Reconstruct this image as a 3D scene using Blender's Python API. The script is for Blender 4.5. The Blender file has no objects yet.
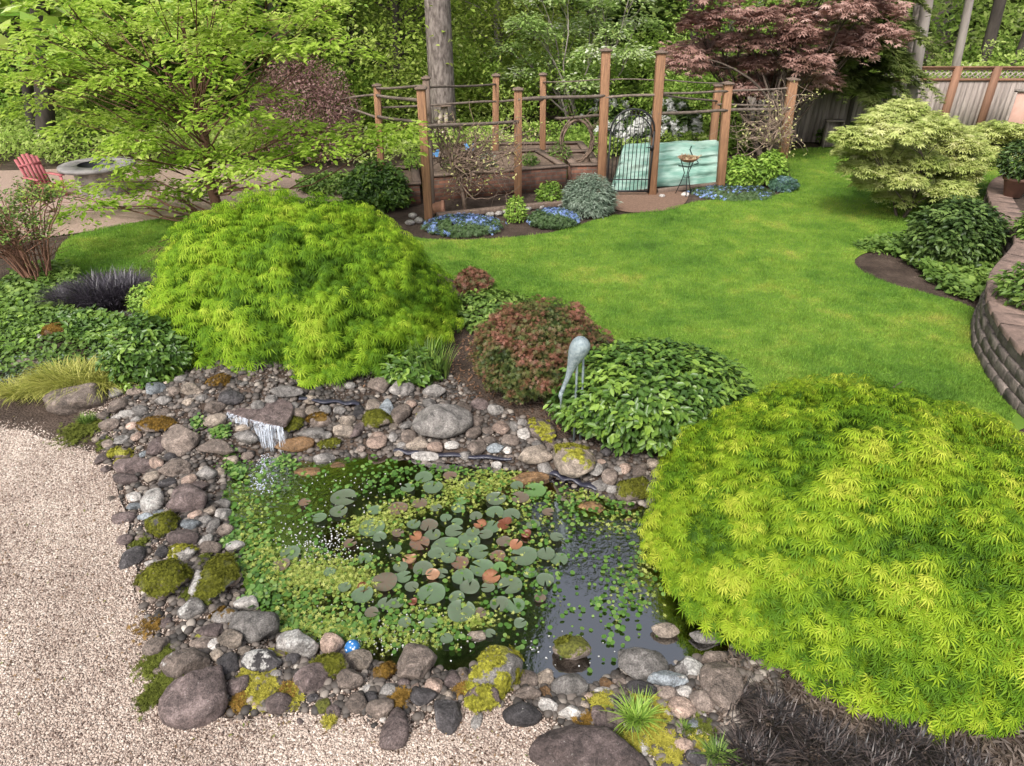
import bpy, bmesh, math, random
import numpy as np
from mathutils import Vector, Matrix
R = math.radians
rng = np.random.default_rng(7)
random.seed(7)
SC = bpy.context.scene
COL = SC.collection
# ------------------------------------------------------------------ camera, sky, sun, exposure
CH = 4.0; PITCH = 30.0; F = 692.0; CX, CY = 512.0, 383.0
cam = bpy.data.cameras.new('camera'); camo = bpy.data.objects.new('camera', cam); COL.objects.link(camo)
camo.location = (0, 0, CH); camo.rotation_euler = (R(90-PITCH), 0, 0)
cam.sensor_width = 36; cam.lens = F/1024*36; cam.clip_end = 600; cam.clip_start = 0.05
SC.camera = camo
w = bpy.data.worlds.new("World"); SC.world = w; w.use_nodes = True
nt = w.node_tree; nt.nodes.clear()
sky = nt.nodes.new('ShaderNodeTexSky'); sky.sky_type = 'NISHITA'; sky.sun_disc = False
SUN_EL, SUN_AZ = 50.0, 205.0          # azimuth clockwise from +Y
sky.sun_elevation = R(SUN_EL); sky.sun_rotation = R(SUN_AZ); sky.air_density = 1.0; sky.dust_density = 5.0; sky.ozone_density = 0.6
hs = nt.nodes.new('ShaderNodeHueSaturation'); hs.inputs['Saturation'].default_value = 0.42
bg = nt.nodes.new('ShaderNodeBackground'); bg.inputs['Strength'].default_value = 0.15
wo = nt.nodes.new('ShaderNodeOutputWorld')
nt.links.new(sky.outputs[0], hs.inputs['Color']); nt.links.new(hs.outputs[0], bg.inputs['Color']); nt.links.new(bg.outputs[0], wo.inputs['Surface'])
sun = bpy.data.lights.new('sun', 'SUN'); sun.energy = 1.5; sun.angle = R(10); sun.color = (1, .965, .91)
suno = bpy.data.objects.new('sun', sun); COL.objects.link(suno)
sd = Vector((math.sin(R(SUN_AZ))*math.cos(R(SUN_EL)), math.cos(R(SUN_AZ))*math.cos(R(SUN_EL)), math.sin(R(SUN_EL))))
suno.rotation_euler = sd.to_track_quat('Z', 'Y').to_euler()
SC.view_settings.view_transform = 'Standard'; SC.view_settings.look = 'None'; SC.view_settings.gamma = 1
SC.view_settings.use_curve_mapping = False; SC.view_settings.exposure = 0.76
SC.cycles.max_bounces = 8; SC.cycles.diffuse_bounces = 3; SC.cycles.glossy_bounces = 3; SC.cycles.transmission_bounces = 4; SC.cycles.transparent_max_bounces = 8
SC.cycles.use_denoising = True

# ------------------------------------------------------------------ coordinates from pixels
cp, sp = math.cos(R(PITCH)), math.sin(R(PITCH))
def ray(px, py):
    u = (px-CX)/F; v = (CY-py)/F
    return Vector((u, cp+v*sp, -sp+v*cp))
def G(px, py, z=0.0):
    d = ray(px, py); t = (z-CH)/d.z
    return Vector((d.x*t, d.y*t, z))
def atY(px, py, Y):
    d = ray(px, py); t = Y/d.y
    return Vector((d.x*t, Y, CH+d.z*t))
def mpp(p):                     # metres per pixel at a world point
    return (p[1]*cp + (CH-p[2])*sp)/F
def inpoly(x, y, poly):
    x = np.asarray(x); y = np.asarray(y); c = np.zeros(x.shape, bool); n = len(poly)
    for i in range(n):
        x1, y1 = poly[i][:2]; x2, y2 = poly[(i+1) % n][:2]
        if y1 == y2: continue
        k = ((y1 > y) != (y2 > y)) & (x < (x2-x1)*(y-y1)/(y2-y1)+x1)
        c ^= k
    return c
def pdist(x, y, poly):          # distance to outline
    x = np.asarray(x, float); y = np.asarray(y, float); best = np.full(x.shape, 1e9); n = len(poly)
    for i in range(n):
        ax, ay = poly[i][:2]; bx, by = poly[(i+1) % n][:2]
        L = (bx-ax)**2+(by-ay)**2+1e-12
        t = np.clip(((x-ax)*(bx-ax)+(y-ay)*(by-ay))/L, 0, 1)
        best = np.minimum(best, np.hypot(x-ax-t*(bx-ax), y-ay-t*(by-ay)))
    return best
def smoothpoly(pts, it=2):
    for _ in range(it):
        q = []
        for i in range(len(pts)):
            a, b = Vector(pts[i]), Vector(pts[(i+1) % len(pts)])
            q += [a*.75+b*.25, a*.25+b*.75]
        pts = q
    return pts
# value noise
def vnoise(P, seed=0):
    P = np.asarray(P, float); i = np.floor(P).astype(np.int64); f = P-i; f = f*f*(3-2*f)
    def h(a, b, c):
        n = (a*374761393+b*668265263+c*2147483647+seed*1274126177) & 0xffffffff
        n = ((n ^ (n >> 13))*1274126177) & 0xffffffff
        n = (n ^ (n >> 16)) & 0xffffffff
        return n/4294967295.0
    r = 0
    for dx in (0, 1):
        for dy in (0, 1):
            for dz in (0, 1):
                wgt = (f[..., 0] if dx else 1-f[..., 0])*(f[..., 1] if dy else 1-f[..., 1])*(f[..., 2] if dz else 1-f[..., 2])
                r = r + wgt*h(i[..., 0]+dx, i[..., 1]+dy, i[..., 2]+dz)
    return r
def fbm(P, seed=0, o=3):
    P = np.asarray(P, float); s = 0; a = .5; t = 0
    for k in range(o):
        s = s+a*vnoise(P*2**k, seed+k*17); t += a; a *= .5
    return s/t

# ------------------------------------------------------------------ the pond and the terrain height
WZ = -0.09
POND = [G(x, y, WZ) for x, y in [(228,478),(250,462),(275,458),(300,462),(330,458),(365,456),(400,459),(425,464),(480,468),(520,472),(560,482),
        (600,496),(640,505),(668,524),(720,560),(760,610),(745,640),(705,655),(660,664),(630,668),(600,680),(560,682),(520,672),(490,660),(455,672),
        (430,668),(395,670),(350,648),(320,650),(285,638),(262,618),(245,590),(236,560),(230,530),(222,500)]]
POND = smoothpoly(POND, 1)
BED_PTS = []
MOUNDS = [(G(250,400), .26, .65), (G(310,350), .25, 1.3), (G(180,395), .10, .8), (G(540,385), .12, .9), (G(650,400), .10, .9), (G(100,330), .15, 1.6), (G(690,690), .05, .6)]
def HT(x, y):
    x = np.asarray(x, float); y = np.asarray(y, float)
    z = np.full(x.shape, -0.015)
    for p, a, r in MOUNDS:
        z = z+a*np.exp(-((x-p[0])**2+(y-p[1])**2)/(r*r))
    near = (np.abs(x) < 5) & (y < 11)
    d = np.where(near, 0, 9.0)
    if near.any():
        dd = pdist(x[near] if x.ndim else x, y[near] if y.ndim else y, POND)
        ins = inpoly(x[near] if x.ndim else x, y[near] if y.ndim else y, POND)
        dd = np.where(ins, -dd, dd)
        if x.ndim: d[near] = dd
        else: d = float(dd)
    # outside: fall to just under the water level at the rim; inside: slope down to the floor
    t = np.clip(d/.30, 0, 1); t = t*t*(3-2*t)
    zo = z*t + (WZ-.015)*(1-t)
    ti = np.clip(-d/.55, 0, 1); zi = WZ-.015-.50*ti*ti*(3-2*ti)
    z = np.where(d >= 0, zo, zi)
    n = fbm(np.stack([x*1.7, y*1.7, 0*x], -1), 3)-.5
    z = z + np.where((d > 0) & (d < 1.2), .05*n, 0)
    # woodland behind rises gently
    back = np.clip((y-27)/40, 0, 1); z = z+back*back*5
    return z
def ht(x, y): return float(HT(np.array([x]), np.array([y]))[0])
def GT(px, py, dz=0.0):
    z = 0.0
    for _ in range(6):
        p = G(px, py, z+dz); z = .5*z+.5*ht(p.x, p.y)
    p = G(px, py, z+dz); p.z = z
    return p

# ------------------------------------------------------------------ mesh helpers
def npmesh(name, V, F, mat, parent=None, tint=None, smooth=False, loc=None):
    """V (n,3); F array (m,k) or list of such arrays"""
    V = np.asarray(V, np.float32)
    Fs = F if isinstance(F, list) else [F]
    Fs = [np.asarray(f, np.int32) for f in Fs if len(f)]
    me = bpy.data.meshes.new(name)
    me.vertices.add(len(V)); me.vertices.foreach_set('co', V.ravel())
    loops = np.concatenate([f.ravel() for f in Fs]); tot = np.concatenate([np.full(len(f), f.shape[1], np.int32) for f in Fs])
    me.loops.add(len(loops)); me.loops.foreach_set('vertex_index', loops)
    me.polygons.add(len(tot)); st = np.concatenate([[0], np.cumsum(tot)[:-1]]).astype(np.int32)
    me.polygons.foreach_set('loop_start', st); me.polygons.foreach_set('loop_total', tot)
    if smooth: me.polygons.foreach_set('use_smooth', np.ones(len(tot), bool))
    if tint is not None:
        a = me.attributes.new('t', 'FLOAT', 'POINT'); a.data.foreach_set('value', np.asarray(tint, np.float32))
    me.update(calc_edges=True)
    if mat: me.materials.append(mat)
    o = bpy.data.objects.new(name, me); COL.objects.link(o)
    if parent: o.parent = parent
    if loc is not None: o.location = loc
    return o
def props(o, label=None, cat=None, group=None, kind=None):
    if label: o['label'] = label
    if cat: o['category'] = cat
    if group: o['group'] = group
    if kind: o['kind'] = kind
    return o
def empty(name, loc, label, cat, group=None, rz=0):
    o = bpy.data.objects.new(name, None); COL.objects.link(o); o.location = loc; o.rotation_euler = (0, 0, rz); o.empty_display_size = .1
    return props(o, label, cat, group)
class MB:
    """collects solids as one mesh"""
    def __init__(s): s.V = []; s.F = {}; s.n = 0; s.T = []
    def add(s, V, F, t=None):
        V = np.asarray(V, float); F = np.asarray(F, int)
        s.V.append(V); s.F.setdefault(F.shape[1], []).append(F+s.n); s.n += len(V)
        s.T.append(np.full(len(V), random.random() if t is None else t) if not isinstance(t, np.ndarray) else t)
        return s
    def box(s, c, size, M=None, t=None, bev=0.0):
        x, y, z = np.array(size)/2.0
        V = np.array([(-x,-y,-z),(x,-y,-z),(x,y,-z),(-x,y,-z),(-x,-y,z),(x,-y,z),(x,y,z),(-x,y,z)], float)
        F = np.array([(0,3,2,1),(4,5,6,7),(0,1,5,4),(1,2,6,5),(2,3,7,6),(3,0,4,7)])
        if M is not None: V = V @ np.array(M.to_3x3()).T
        return s.add(V+np.array(c), F, t)
    def beam(s, a, b, w_, h_, t=None, roll=0):
        a = Vector(a); b = Vector(b); d = b-a; L = d.length; z = d.normalized()
        up = Vector((0, 0, 1)) if abs(z.z) < .95 else Vector((0, 1, 0))
        x = up.cross(z).normalized(); y = z.cross(x)
        M = Matrix((x, y, z)).transposed()
        if roll: M = M @ Matrix.Rotation(roll, 3, 'Z')
        return s.box((a+b)/2, (w_, h_, L), M, t)
    def tube(s, pts, rad, sides=8, t=None, cap=True):
        V, F, capf = tube(pts, rad, sides)
        n0 = s.n
        s.add(V, F, t)
        if cap:
            s.F.setdefault(sides, []).append(np.array(capf)+n0)
        return s
    def build(s, name, mat, parent=None, smooth=False, loc=None):
        V = np.concatenate(s.V)
        if loc is not None: V = V-np.array(loc)
        return npmesh(name, V, [np.concatenate(f) for f in s.F.values()], mat, parent, np.concatenate(s.T), smooth, loc)
def tube(pts, rad, sides=8):
    P = np.array([tuple(p) for p in pts], float); n = len(P)
    rad = np.broadcast_to(np.asarray(rad, float), (n,))
    T = np.gradient(P, axis=0); T /= np.linalg.norm(T, axis=1)[:, None]+1e-9
    up = np.array([0, 0, 1.0]) if abs(T[0, 2]) < .9 else np.array([0, 1.0, 0])
    V = []; a = np.arange(sides)/sides*2*math.pi
    X = np.cross(up, T[0]); X /= np.linalg.norm(X)
    for i in range(n):
        X = X-T[i]*np.dot(X, T[i]); X /= np.linalg.norm(X)+1e-9
        Y = np.cross(T[i], X)
        V.append(P[i]+rad[i]*(np.cos(a)[:, None]*X+np.sin(a)[:, None]*Y))
    V = np.concatenate(V)
    i = np.arange(n-1)[:, None]*sides; j = np.arange(sides)[None]; k = (j+1) % sides
    F = np.stack([i+j, i+k, i+k+sides, i+j+sides], -1).reshape(-1, 4)
    caps = [list(range(sides))[::-1], list(range((n-1)*sides, n*sides))]
    return V, F, caps
def curve(a, b, sag=0.0, n=6, wob=0.0, seedv=None):
    a = np.array(a, float); b = np.array(b, float); t = np.linspace(0, 1, n)[:, None]
    P = a*(1-t)+b*t; P[:, 2] += sag*4*(t*(1-t))[:, 0]
    if wob: P[1:-1] += rng.normal(0, wob, (n-2, 3))
    return P

# ------------------------------------------------------------------ materials
MATS = {}
def newmat(name):
    m = bpy.data.materials.new(name); m.use_nodes = True; n = m.node_tree; n.nodes.clear()
    return m, n
def N(n, typ, **kw):
    x = n.nodes.new(typ)
    for k, v in kw.items():
        if k in x.inputs: x.inputs[k].default_value = v
        else: setattr(x, k, v)
    return x
def ramp(n, stops, interp='LINEAR'):
    r = n.nodes.new('ShaderNodeValToRGB'); e = r.color_ramp; e.interpolation = interp
    while len(e.elements) < len(stops): e.elements.new(.5)
    for el, (p, c) in zip(e.elements, stops):
        el.position = p; el.color = tuple(c)+(1,) if len(c) == 3 else c
    return r
def out(n, sh):
    o = n.nodes.new('ShaderNodeOutputMaterial'); n.links.new(sh, o.inputs['Surface'])
def leafmat(name, stops, rough=.5, trans=.3, spec=.35, objrand=0.0):
    if name in MATS: return MATS[name]
    m, n = newmat(name); L = n.links.new
    at = N(n, 'ShaderNodeAttribute', attribute_name='t')
    r = ramp(n, stops); L(at.outputs['Fac'], r.inputs[0]); c = r.outputs[0]
    if objrand:
        oi = N(n, 'ShaderNodeObjectInfo'); mr = N(n, 'ShaderNodeMapRange'); mr.inputs[3].default_value = 1-objrand; mr.inputs[4].default_value = 1+objrand
        L(oi.outputs['Random'], mr.inputs[0]); h = N(n, 'ShaderNodeHueSaturation'); L(mr.outputs[0], h.inputs['Value']); L(c, h.inputs['Color'])
        mr2 = N(n, 'ShaderNodeMapRange'); mr2.inputs[3].default_value = .47; mr2.inputs[4].default_value = .52; L(oi.outputs['Random'], mr2.inputs[0]); L(mr2.outputs[0], h.inputs['Hue'])
        c = h.outputs[0]
    b = N(n, 'ShaderNodeBsdfPrincipled', Roughness=rough); b.inputs['Specular IOR Level'].default_value = spec
    L(c, b.inputs['Base Color'])
    tr = N(n, 'ShaderNodeBsdfTranslucent'); L(c, tr.inputs['Color'])
    mx = N(n, 'ShaderNodeMixShader'); mx.inputs[0].default_value = trans
    L(b.outputs[0], mx.inputs[1]); L(tr.outputs[0], mx.inputs[2]); out(n, mx.outputs[0])
    MATS[name] = m; return m
def mat(name, col, rough=.7, col2=None, scale=8.0, stretch=(1, 1, 1), bump=0.0, bscale=None, metal=0.0, tintamt=0.0, detail=6.0, spec=.4, contrast=(.3, .7)):
    """mottled procedural surface: two colours mixed by noise, optional bump, per-island value spread from attribute t"""
    if name in MATS: return MATS[name]
    m, n = newmat(name); L = n.links.new
    b = N(n, 'ShaderNodeBsdfPrincipled', Roughness=rough, Metallic=metal); b.inputs['Specular IOR Level'].default_value = spec
    tc = N(n, 'ShaderNodeTexCoord'); mp = N(n, 'ShaderNodeMapping'); mp.inputs['Scale'].default_value = stretch
    L(tc.outputs['Object'], mp.inputs[0])
    nz = N(n, 'ShaderNodeTexNoise', Scale=scale, Detail=detail, Roughness=.6); L(mp.outputs[0], nz.inputs['Vector'])
    col2 = col2 or tuple(c*.6 for c in col)
    r = ramp(n, [(contrast[0], col2), (contrast[1], col)]); L(nz.outputs['Fac'], r.inputs[0]); c = r.outputs[0]
    if tintamt:
        at = N(n, 'ShaderNodeAttribute', attribute_name='t'); mr = N(n, 'ShaderNodeMapRange'); mr.inputs[3].default_value = 1-tintamt; mr.inputs[4].default_value = 1+tintamt
        L(at.outputs['Fac'], mr.inputs[0]); h = N(n, 'ShaderNodeHueSaturation'); L(mr.outputs[0], h.inputs['Value']); L(c, h.inputs['Color']); c = h.outputs[0]
    L(c, b.inputs['Base Color'])
    if bump:
        n2 = N(n, 'ShaderNodeTexNoise', Scale=bscale or scale*3, Detail=5.0, Roughness=.6); L(mp.outputs[0], n2.inputs['Vector'])
        bp = N(n, 'ShaderNodeBump', Strength=bump, Distance=.02); L(n2.outputs['Fac'], bp.inputs['Height']); L(bp.outputs[0], b.inputs['Normal'])
    out(n, b.outputs[0]); MATS[name] = m; return m

# ------------------------------------------------------------------ leaves
def nrm(v): return v/(np.linalg.norm(v, axis=-1, keepdims=True)+1e-9)
OVATE = (np.array([(0,0,0),(.3,.24,.05),(.7,.19,.03),(1,0,-.14),(.7,-.19,.03),(.3,-.24,.05)]), np.array([(0,3,2,1),(0,5,4,3)]))
BROAD = (np.array([(0,0,0),(.3,.36,.06),(.7,.28,.03),(1,0,-.16),(.7,-.28,.03),(.3,-.36,.06)]), np.array([(0,3,2,1),(0,5,4,3)]))
KITE = (np.array([(0,0,0),(.45,.2,.04),(1,0,-.08),(.45,-.2,.04)]), np.array([(0,1,2,3)]))
NARROW = (np.array([(0,0,0),(.4,.1,.02),(1,0,-.1),(.4,-.1,.02)]), np.array([(0,1,2,3)]))
ROUND = (np.array([(math.cos(a)*.5, math.sin(a)*.5, .02*(i % 2)) for i, a in enumerate(np.linspace(0, 2*math.pi, 8)[:-1])]), np.array([(0,1,2,3,4,5,6)]))
def rosette(k, spread, wd, droop, lift=0.0, seed=1):
    r = np.random.default_rng(seed); V = []; Fc = []
    for i in range(k):
        a = -spread+2*spread*i/(k-1)+r.normal(0, .06) if spread < 3 else 2*math.pi*i/k+r.normal(0, .1)
        L = (1-.35*abs(a)/max(spread, .1)) if spread < 3 else r.uniform(.75, 1.05)
        ca, sa = math.cos(a), math.sin(a)
        def p(x, y, z): return (x*ca-y*sa, x*sa+y*ca, z)
        dz = r.normal(0, .05)
        V += [p(.02, 0, 0), p(.42*L, wd, lift+dz), p(L, 0, -droop+dz), p(.42*L, -wd, lift+dz)]
        Fc.append([4*i, 4*i+1, 4*i+2, 4*i+3])
    return np.array(V), np.array(Fc)
LACE = rosette(8, 2.1, .058, .42, .03)
STAR = rosette(7, 1.9, .12, .18, .02, 4)
WHORL = rosette(6, 3.14, .15, -.12, .08, 5)
SPRAY = rosette(7, 1.0, .07, .12, 0, 6)
def frames(xdir, nor):
    z = nrm(nor); x = xdir-z*np.sum(xdir*z, 1, keepdims=True); x = nrm(x); y = np.cross(z, x)
    return np.stack([x, y, z], -1)          # columns
def scatter(tmpl, P, Fr, S, T):
    V0, F0 = tmpl
    V = np.einsum('nij,kj->nki', Fr, V0)*np.asarray(S).reshape(-1, 1, 1)+P[:, None]
    n, k = len(P), len(V0)
    Fq = (F0[None]+np.arange(n)[:, None, None]*k).reshape(-1, F0.shape[1])
    return V.reshape(-1, 3), Fq, np.repeat(T, k)
def rdir(n):
    v = rng.normal(size=(n, 3)); return nrm(v)
def foliage(name, tmpl, P, xdir, nor, S, T, m, parent, loc=None):
    V, Fq, t = scatter(tmpl, P, frames(xdir, nor), S, T)
    if loc is not None: V = V-np.array(loc)
    return npmesh(name, V, Fq, m, parent, np.clip(t, 0, 1))
def copy_thing(root, loc, rz=0, scale=1.0, label=None):
    r = root.copy(); COL.objects.link(r); r.location = loc; r.rotation_euler = (0, 0, rz); r.scale = (scale,)*3 if not hasattr(scale, '__len__') else scale
    if label: r['label'] = label
    for ch in list(root.children):
        c = ch.copy(); COL.objects.link(c); c.parent = r
        for g in list(ch.children):
            d = g.copy(); COL.objects.link(d); d.parent = c
    return r
# ================================================================== GROUND SHEETS
def soil_material():
    m, n = newmat('soil'); L = n.links.new
    g = N(n, 'ShaderNodeNewGeometry'); b = N(n, 'ShaderNodeBsdfPrincipled', Roughness=.9); b.inputs['Specular IOR Level'].default_value = .2
    a = N(n, 'ShaderNodeTexNoise', Scale=2.2, Detail=8.0, Roughness=.65); L(g.outputs['Position'], a.inputs['Vector'])
    v = N(n, 'ShaderNodeTexVoronoi', Scale=38.0); L(g.outputs['Position'], v.inputs['Vector'])
    r = ramp(n, [(.3, (.035, .025, .019)), (.55, (.075, .055, .043)), (.75, (.13, .10, .08))]); L(a.outputs['Fac'], r.inputs[0])
    mx = N(n, 'ShaderNodeMix', data_type='RGBA', blend_type='MULTIPLY'); mx.inputs[0].default_value = .6
    r2 = ramp(n, [(0, (.55, .5, .48)), (1, (1.35, 1.3, 1.25))]); L(v.outputs['Color'], r2.inputs[0])
    L(r.outputs[0], mx.inputs[6]); L(r2.outputs[0], mx.inputs[7]); L(mx.outputs[2], b.inputs['Base Color'])
    bp = N(n, 'ShaderNodeBump', Strength=.8, Distance=.02); L(v.outputs['Distance'], bp.inputs['Height']); L(bp.outputs[0], b.inputs['Normal'])
    out(n, b.outputs[0]); return m
SOIL = soil_material()
xs = np.unique(np.round(np.concatenate([np.arange(-4.4, 4.4, .045), np.arange(-16, 16.1, .5), np.linspace(-150, 150, 41)]), 3))
ys = np.unique(np.round(np.concatenate([np.arange(2.0, 8.6, .045), np.arange(-2, 34, .4), np.linspace(-20, 260, 41)]), 3))
X, Y = np.meshgrid(xs, ys); Z = HT(X.ravel(), Y.ravel())
nx = len(xs); i = (np.arange(len(ys)-1)[:, None]*nx+np.arange(nx-1)[None]).ravel()
o = npmesh('ground', np.stack([X.ravel(), Y.ravel(), Z], 1), np.stack([i, i+1, i+1+nx, i+nx], 1), SOIL, smooth=True); props(o, kind='structure')

def sheet(name, poly, m, z=0.0, kind='structure', sm=2):
    p = smoothpoly([Vector(q) for q in poly], sm)
    bm = bmesh.new(); vs = [bm.verts.new((q.x, q.y, z)) for q in p]
    f = bm.faces.new(vs); bmesh.ops.triangulate(bm, faces=[f]); bmesh.ops.recalc_face_normals(bm, faces=bm.faces[:])
    for f in bm.faces:
        if f.normal.z < 0: f.normal_flip()
    me = bpy.data.meshes.new(name); bm.to_mesh(me); bm.free(); me.materials.append(m)
    o = bpy.data.objects.new(name, me); COL.objects.link(o); props(o, kind=kind); return o, p

# ---- lawn
def lawn_material(name, blades):
    m, n = newmat(name); L = n.links.new
    g = N(n, 'ShaderNodeNewGeometry'); b = N(n, 'ShaderNodeBsdfPrincipled', Roughness=.6); b.inputs['Specular IOR Level'].default_value = .25
    a = N(n, 'ShaderNodeTexNoise', Scale=.55, Detail=3.0, Roughness=.6); L(g.outputs['Position'], a.inputs['Vector'])
    c = N(n, 'ShaderNodeTexNoise', Scale=2.6, Detail=4.0, Roughness=.7); L(g.outputs['Position'], c.inputs['Vector'])
    add = N(n, 'ShaderNodeMath', operation='MULTIPLY_ADD'); add.inputs[1].default_value = .55; L(a.outputs['Fac'], add.inputs[0])
    mu = N(n, 'ShaderNodeMath', operation='MULTIPLY'); mu.inputs[1].default_value = .45; L(c.outputs['Fac'], mu.inputs[0]); L(mu.outputs[0], add.inputs[2])
    r = ramp(n, [(.32, (.078, .17, .024)), (.43, (.135, .265, .034)), (.54, (.21, .345, .046)), (.62, (.31, .39, .065)), (.71, (.44, .40, .11))]); L(add.outputs[0], r.inputs[0])
    col = r.outputs[0]
    if blades:
        at = N(n, 'ShaderNodeAttribute', attribute_name='t'); mr = N(n, 'ShaderNodeMapRange'); mr.inputs[3].default_value = .65; mr.inputs[4].default_value = 1.4
        L(at.outputs['Fac'], mr.inputs[0]); h = N(n, 'ShaderNodeHueSaturation'); L(mr.outputs[0], h.inputs['Value']); L(col, h.inputs['Color']); col = h.outputs[0]
    else:
        h = N(n, 'ShaderNodeHueSaturation'); h.inputs['Value'].default_value = .62; L(col, h.inputs['Color']); col = h.outputs[0]
    L(col, b.inputs['Base Color'])
    if blades:
        tr = N(n, 'ShaderNodeBsdfTranslucent'); L(col, tr.inputs['Color']); mx = N(n, 'ShaderNodeMixShader'); mx.inputs[0].default_value = .3
        L(b.outputs[0], mx.inputs[1]); L(tr.outputs[0], mx.inputs[2]); out(n, mx.outputs[0])
    else: out(n, b.outputs[0])
    return m
LAWN_PX = [(60,236),(130,222),(230,212),(330,216),(395,232),(420,239),(462,240),(505,238),(560,232),(605,216),(640,213),(672,208),(700,200),(735,200),
  (770,197),(792,190),(790,172),(786,152),(800,148),(850,146),(930,140),(1000,136),(1100,136),(1100,200),(1004,200),(997,214),(960,240),(880,248),(852,258),(858,270),(890,284),
  (930,294),(960,302),(982,312),(981,345),(998,385),(1040,420),(1000,440),(850,450),(760,430),(720,400),(680,365),(640,348),(605,336),(560,310),(500,296),(462,285),(420,262),(300,280),(180,292),(90,290),(50,278)]
lawn, LAWN = sheet('lawn', [G(x, y, .002) for x, y in LAWN_PX], lawn_material('lawn_turf', False), .002)
def rand_in(poly, n, power=0.0):
    """n points in the polygon, denser near the camera"""
    P = np.array([(p[0], p[1]) for p in poly]); lo, hi = P.min(0), P.max(0); got = []
    tot = 0
    while tot < n:
        q = rng.uniform(lo, hi, (n*3, 2))
        if power: q = q[rng.random(len(q)) < (max(lo[1], .5)/np.maximum(q[:, 1], .5))**power]
        q = q[inpoly(q[:, 0], q[:, 1], poly)]; got.append(q); tot += len(q)
    return np.concatenate(got)[:n]
BLADE = (np.array([(-.5, 0, 0), (.5, 0, 0), (.12, .25, 1)]), np.array([(0, 1, 2)]))
def blades(name, q, z, hgt, wid, m, kind='stuff', lean=.35, tints=None, parent=None, tmpl=BLADE):
    n = len(q); th = rng.uniform(0, 2*math.pi, n); le = rng.normal(0, lean, (n, 2))
    zax = nrm(np.stack([le[:, 0], le[:, 1], np.ones(n)], 1)); xax = np.stack([np.cos(th), np.sin(th), 0*th], 1)
    y = nrm(np.cross(zax, xax)); x = np.cross(y, zax)
    hh = hgt*rng.uniform(.6, 1.25, n); Fr = np.stack([x*wid/hh[:, None], y*.6, zax], -1)
    P = np.stack([q[:, 0], q[:, 1], np.broadcast_to(z, n)], 1)
    V, Fq, t = scatter(tmpl, P, Fr, hh, rng.random(n) if tints is None else tints)
    o = npmesh(name, V, Fq, m, parent, t)
    if kind: props(o, kind=kind)
    return o
q = rand_in(LAWN, 460000, 1.3)
keep = (q[:, 0]/(q[:, 1]) > -.86) & (q[:, 0]/q[:, 1] < .86); q = q[keep]
tuft = fbm(np.c_[q*5.5, np.zeros(len(q))], 31, 3); hgt_ = .028+.075*np.clip(tuft-.38, 0, 1)
blades('lawn_grass', q, .0, hgt_, .009, lawn_material('grass_blade', True))
# fine rough tufts sticking out of the lawn
# ---- gravel path
def gravel_material(name, chips):
    m, n = newmat(name); L = n.links.new
    b = N(n, 'ShaderNodeBsdfPrincipled', Roughness=.85); b.inputs['Specular IOR Level'].default_value = .25
    g = N(n, 'ShaderNodeNewGeometry')
    stops = [(0, (.12, .085, .07)), (.12, (.27, .21, .18)), (.4, (.43, .36, .315)), (.75, (.53, .46, .405)), (1, (.70, .645, .59))]
    r = ramp(n, stops)
    if chips:
        at = N(n, 'ShaderNodeAttribute', attribute_name='t'); L(at.outputs['Fac'], r.inputs[0])
    else:
        v = N(n, 'ShaderNodeTexVoronoi', Scale=75.0); L(g.outputs['Position'], v.inputs['Vector'])
        se = N(n, 'ShaderNodeSeparateColor'); L(v.outputs['Color'], se.inputs[0]); L(se.outputs[0], r.inputs[0])
        bp = N(n, 'ShaderNodeBump', Strength=1.0, Distance=.012, invert=True); L(v.outputs['Distance'], bp.inputs['Height']); L(bp.outputs[0], b.inputs['Normal'])
    nz = N(n, 'ShaderNodeTexNoise', Scale=1.1, Detail=3.0); L(g.outputs['Position'], nz.inputs['Vector'])
    r2 = ramp(n, [(.35, (.80, .74, .70)), (.65, (1.08, 1.04, 1.0))]); L(nz.outputs['Fac'], r2.inputs[0])
    mx = N(n, 'ShaderNodeMix', data_type='RGBA', blend_type='MULTIPLY'); mx.inputs[0].default_value = 1; L(r.outputs[0], mx.inputs[6]); L(r2.outputs[0], mx.inputs[7])
    L(mx.outputs[2], b.inputs['Base Color']); out(n, b.outputs[0]); return m
GRAVEL_PX = [(-300,380),(-20,372),(44,380),(72,408),(90,426),(104,455),(116,480),(119,500),(132,522),(122,548),(140,566),(130,598),(156,622),(148,655),(170,690),(172,708),(240,722),(300,714),(350,715),(400,738),(430,722),(470,700),(540,716),(560,740),(640,800),(720,1000),(-900,1000),(-900,500)]
gsheet, GRAV = sheet('gravel_path', [G(x, y, .004) for x, y in GRAVEL_PX], gravel_material('gravel_base', False), .004)
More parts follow.
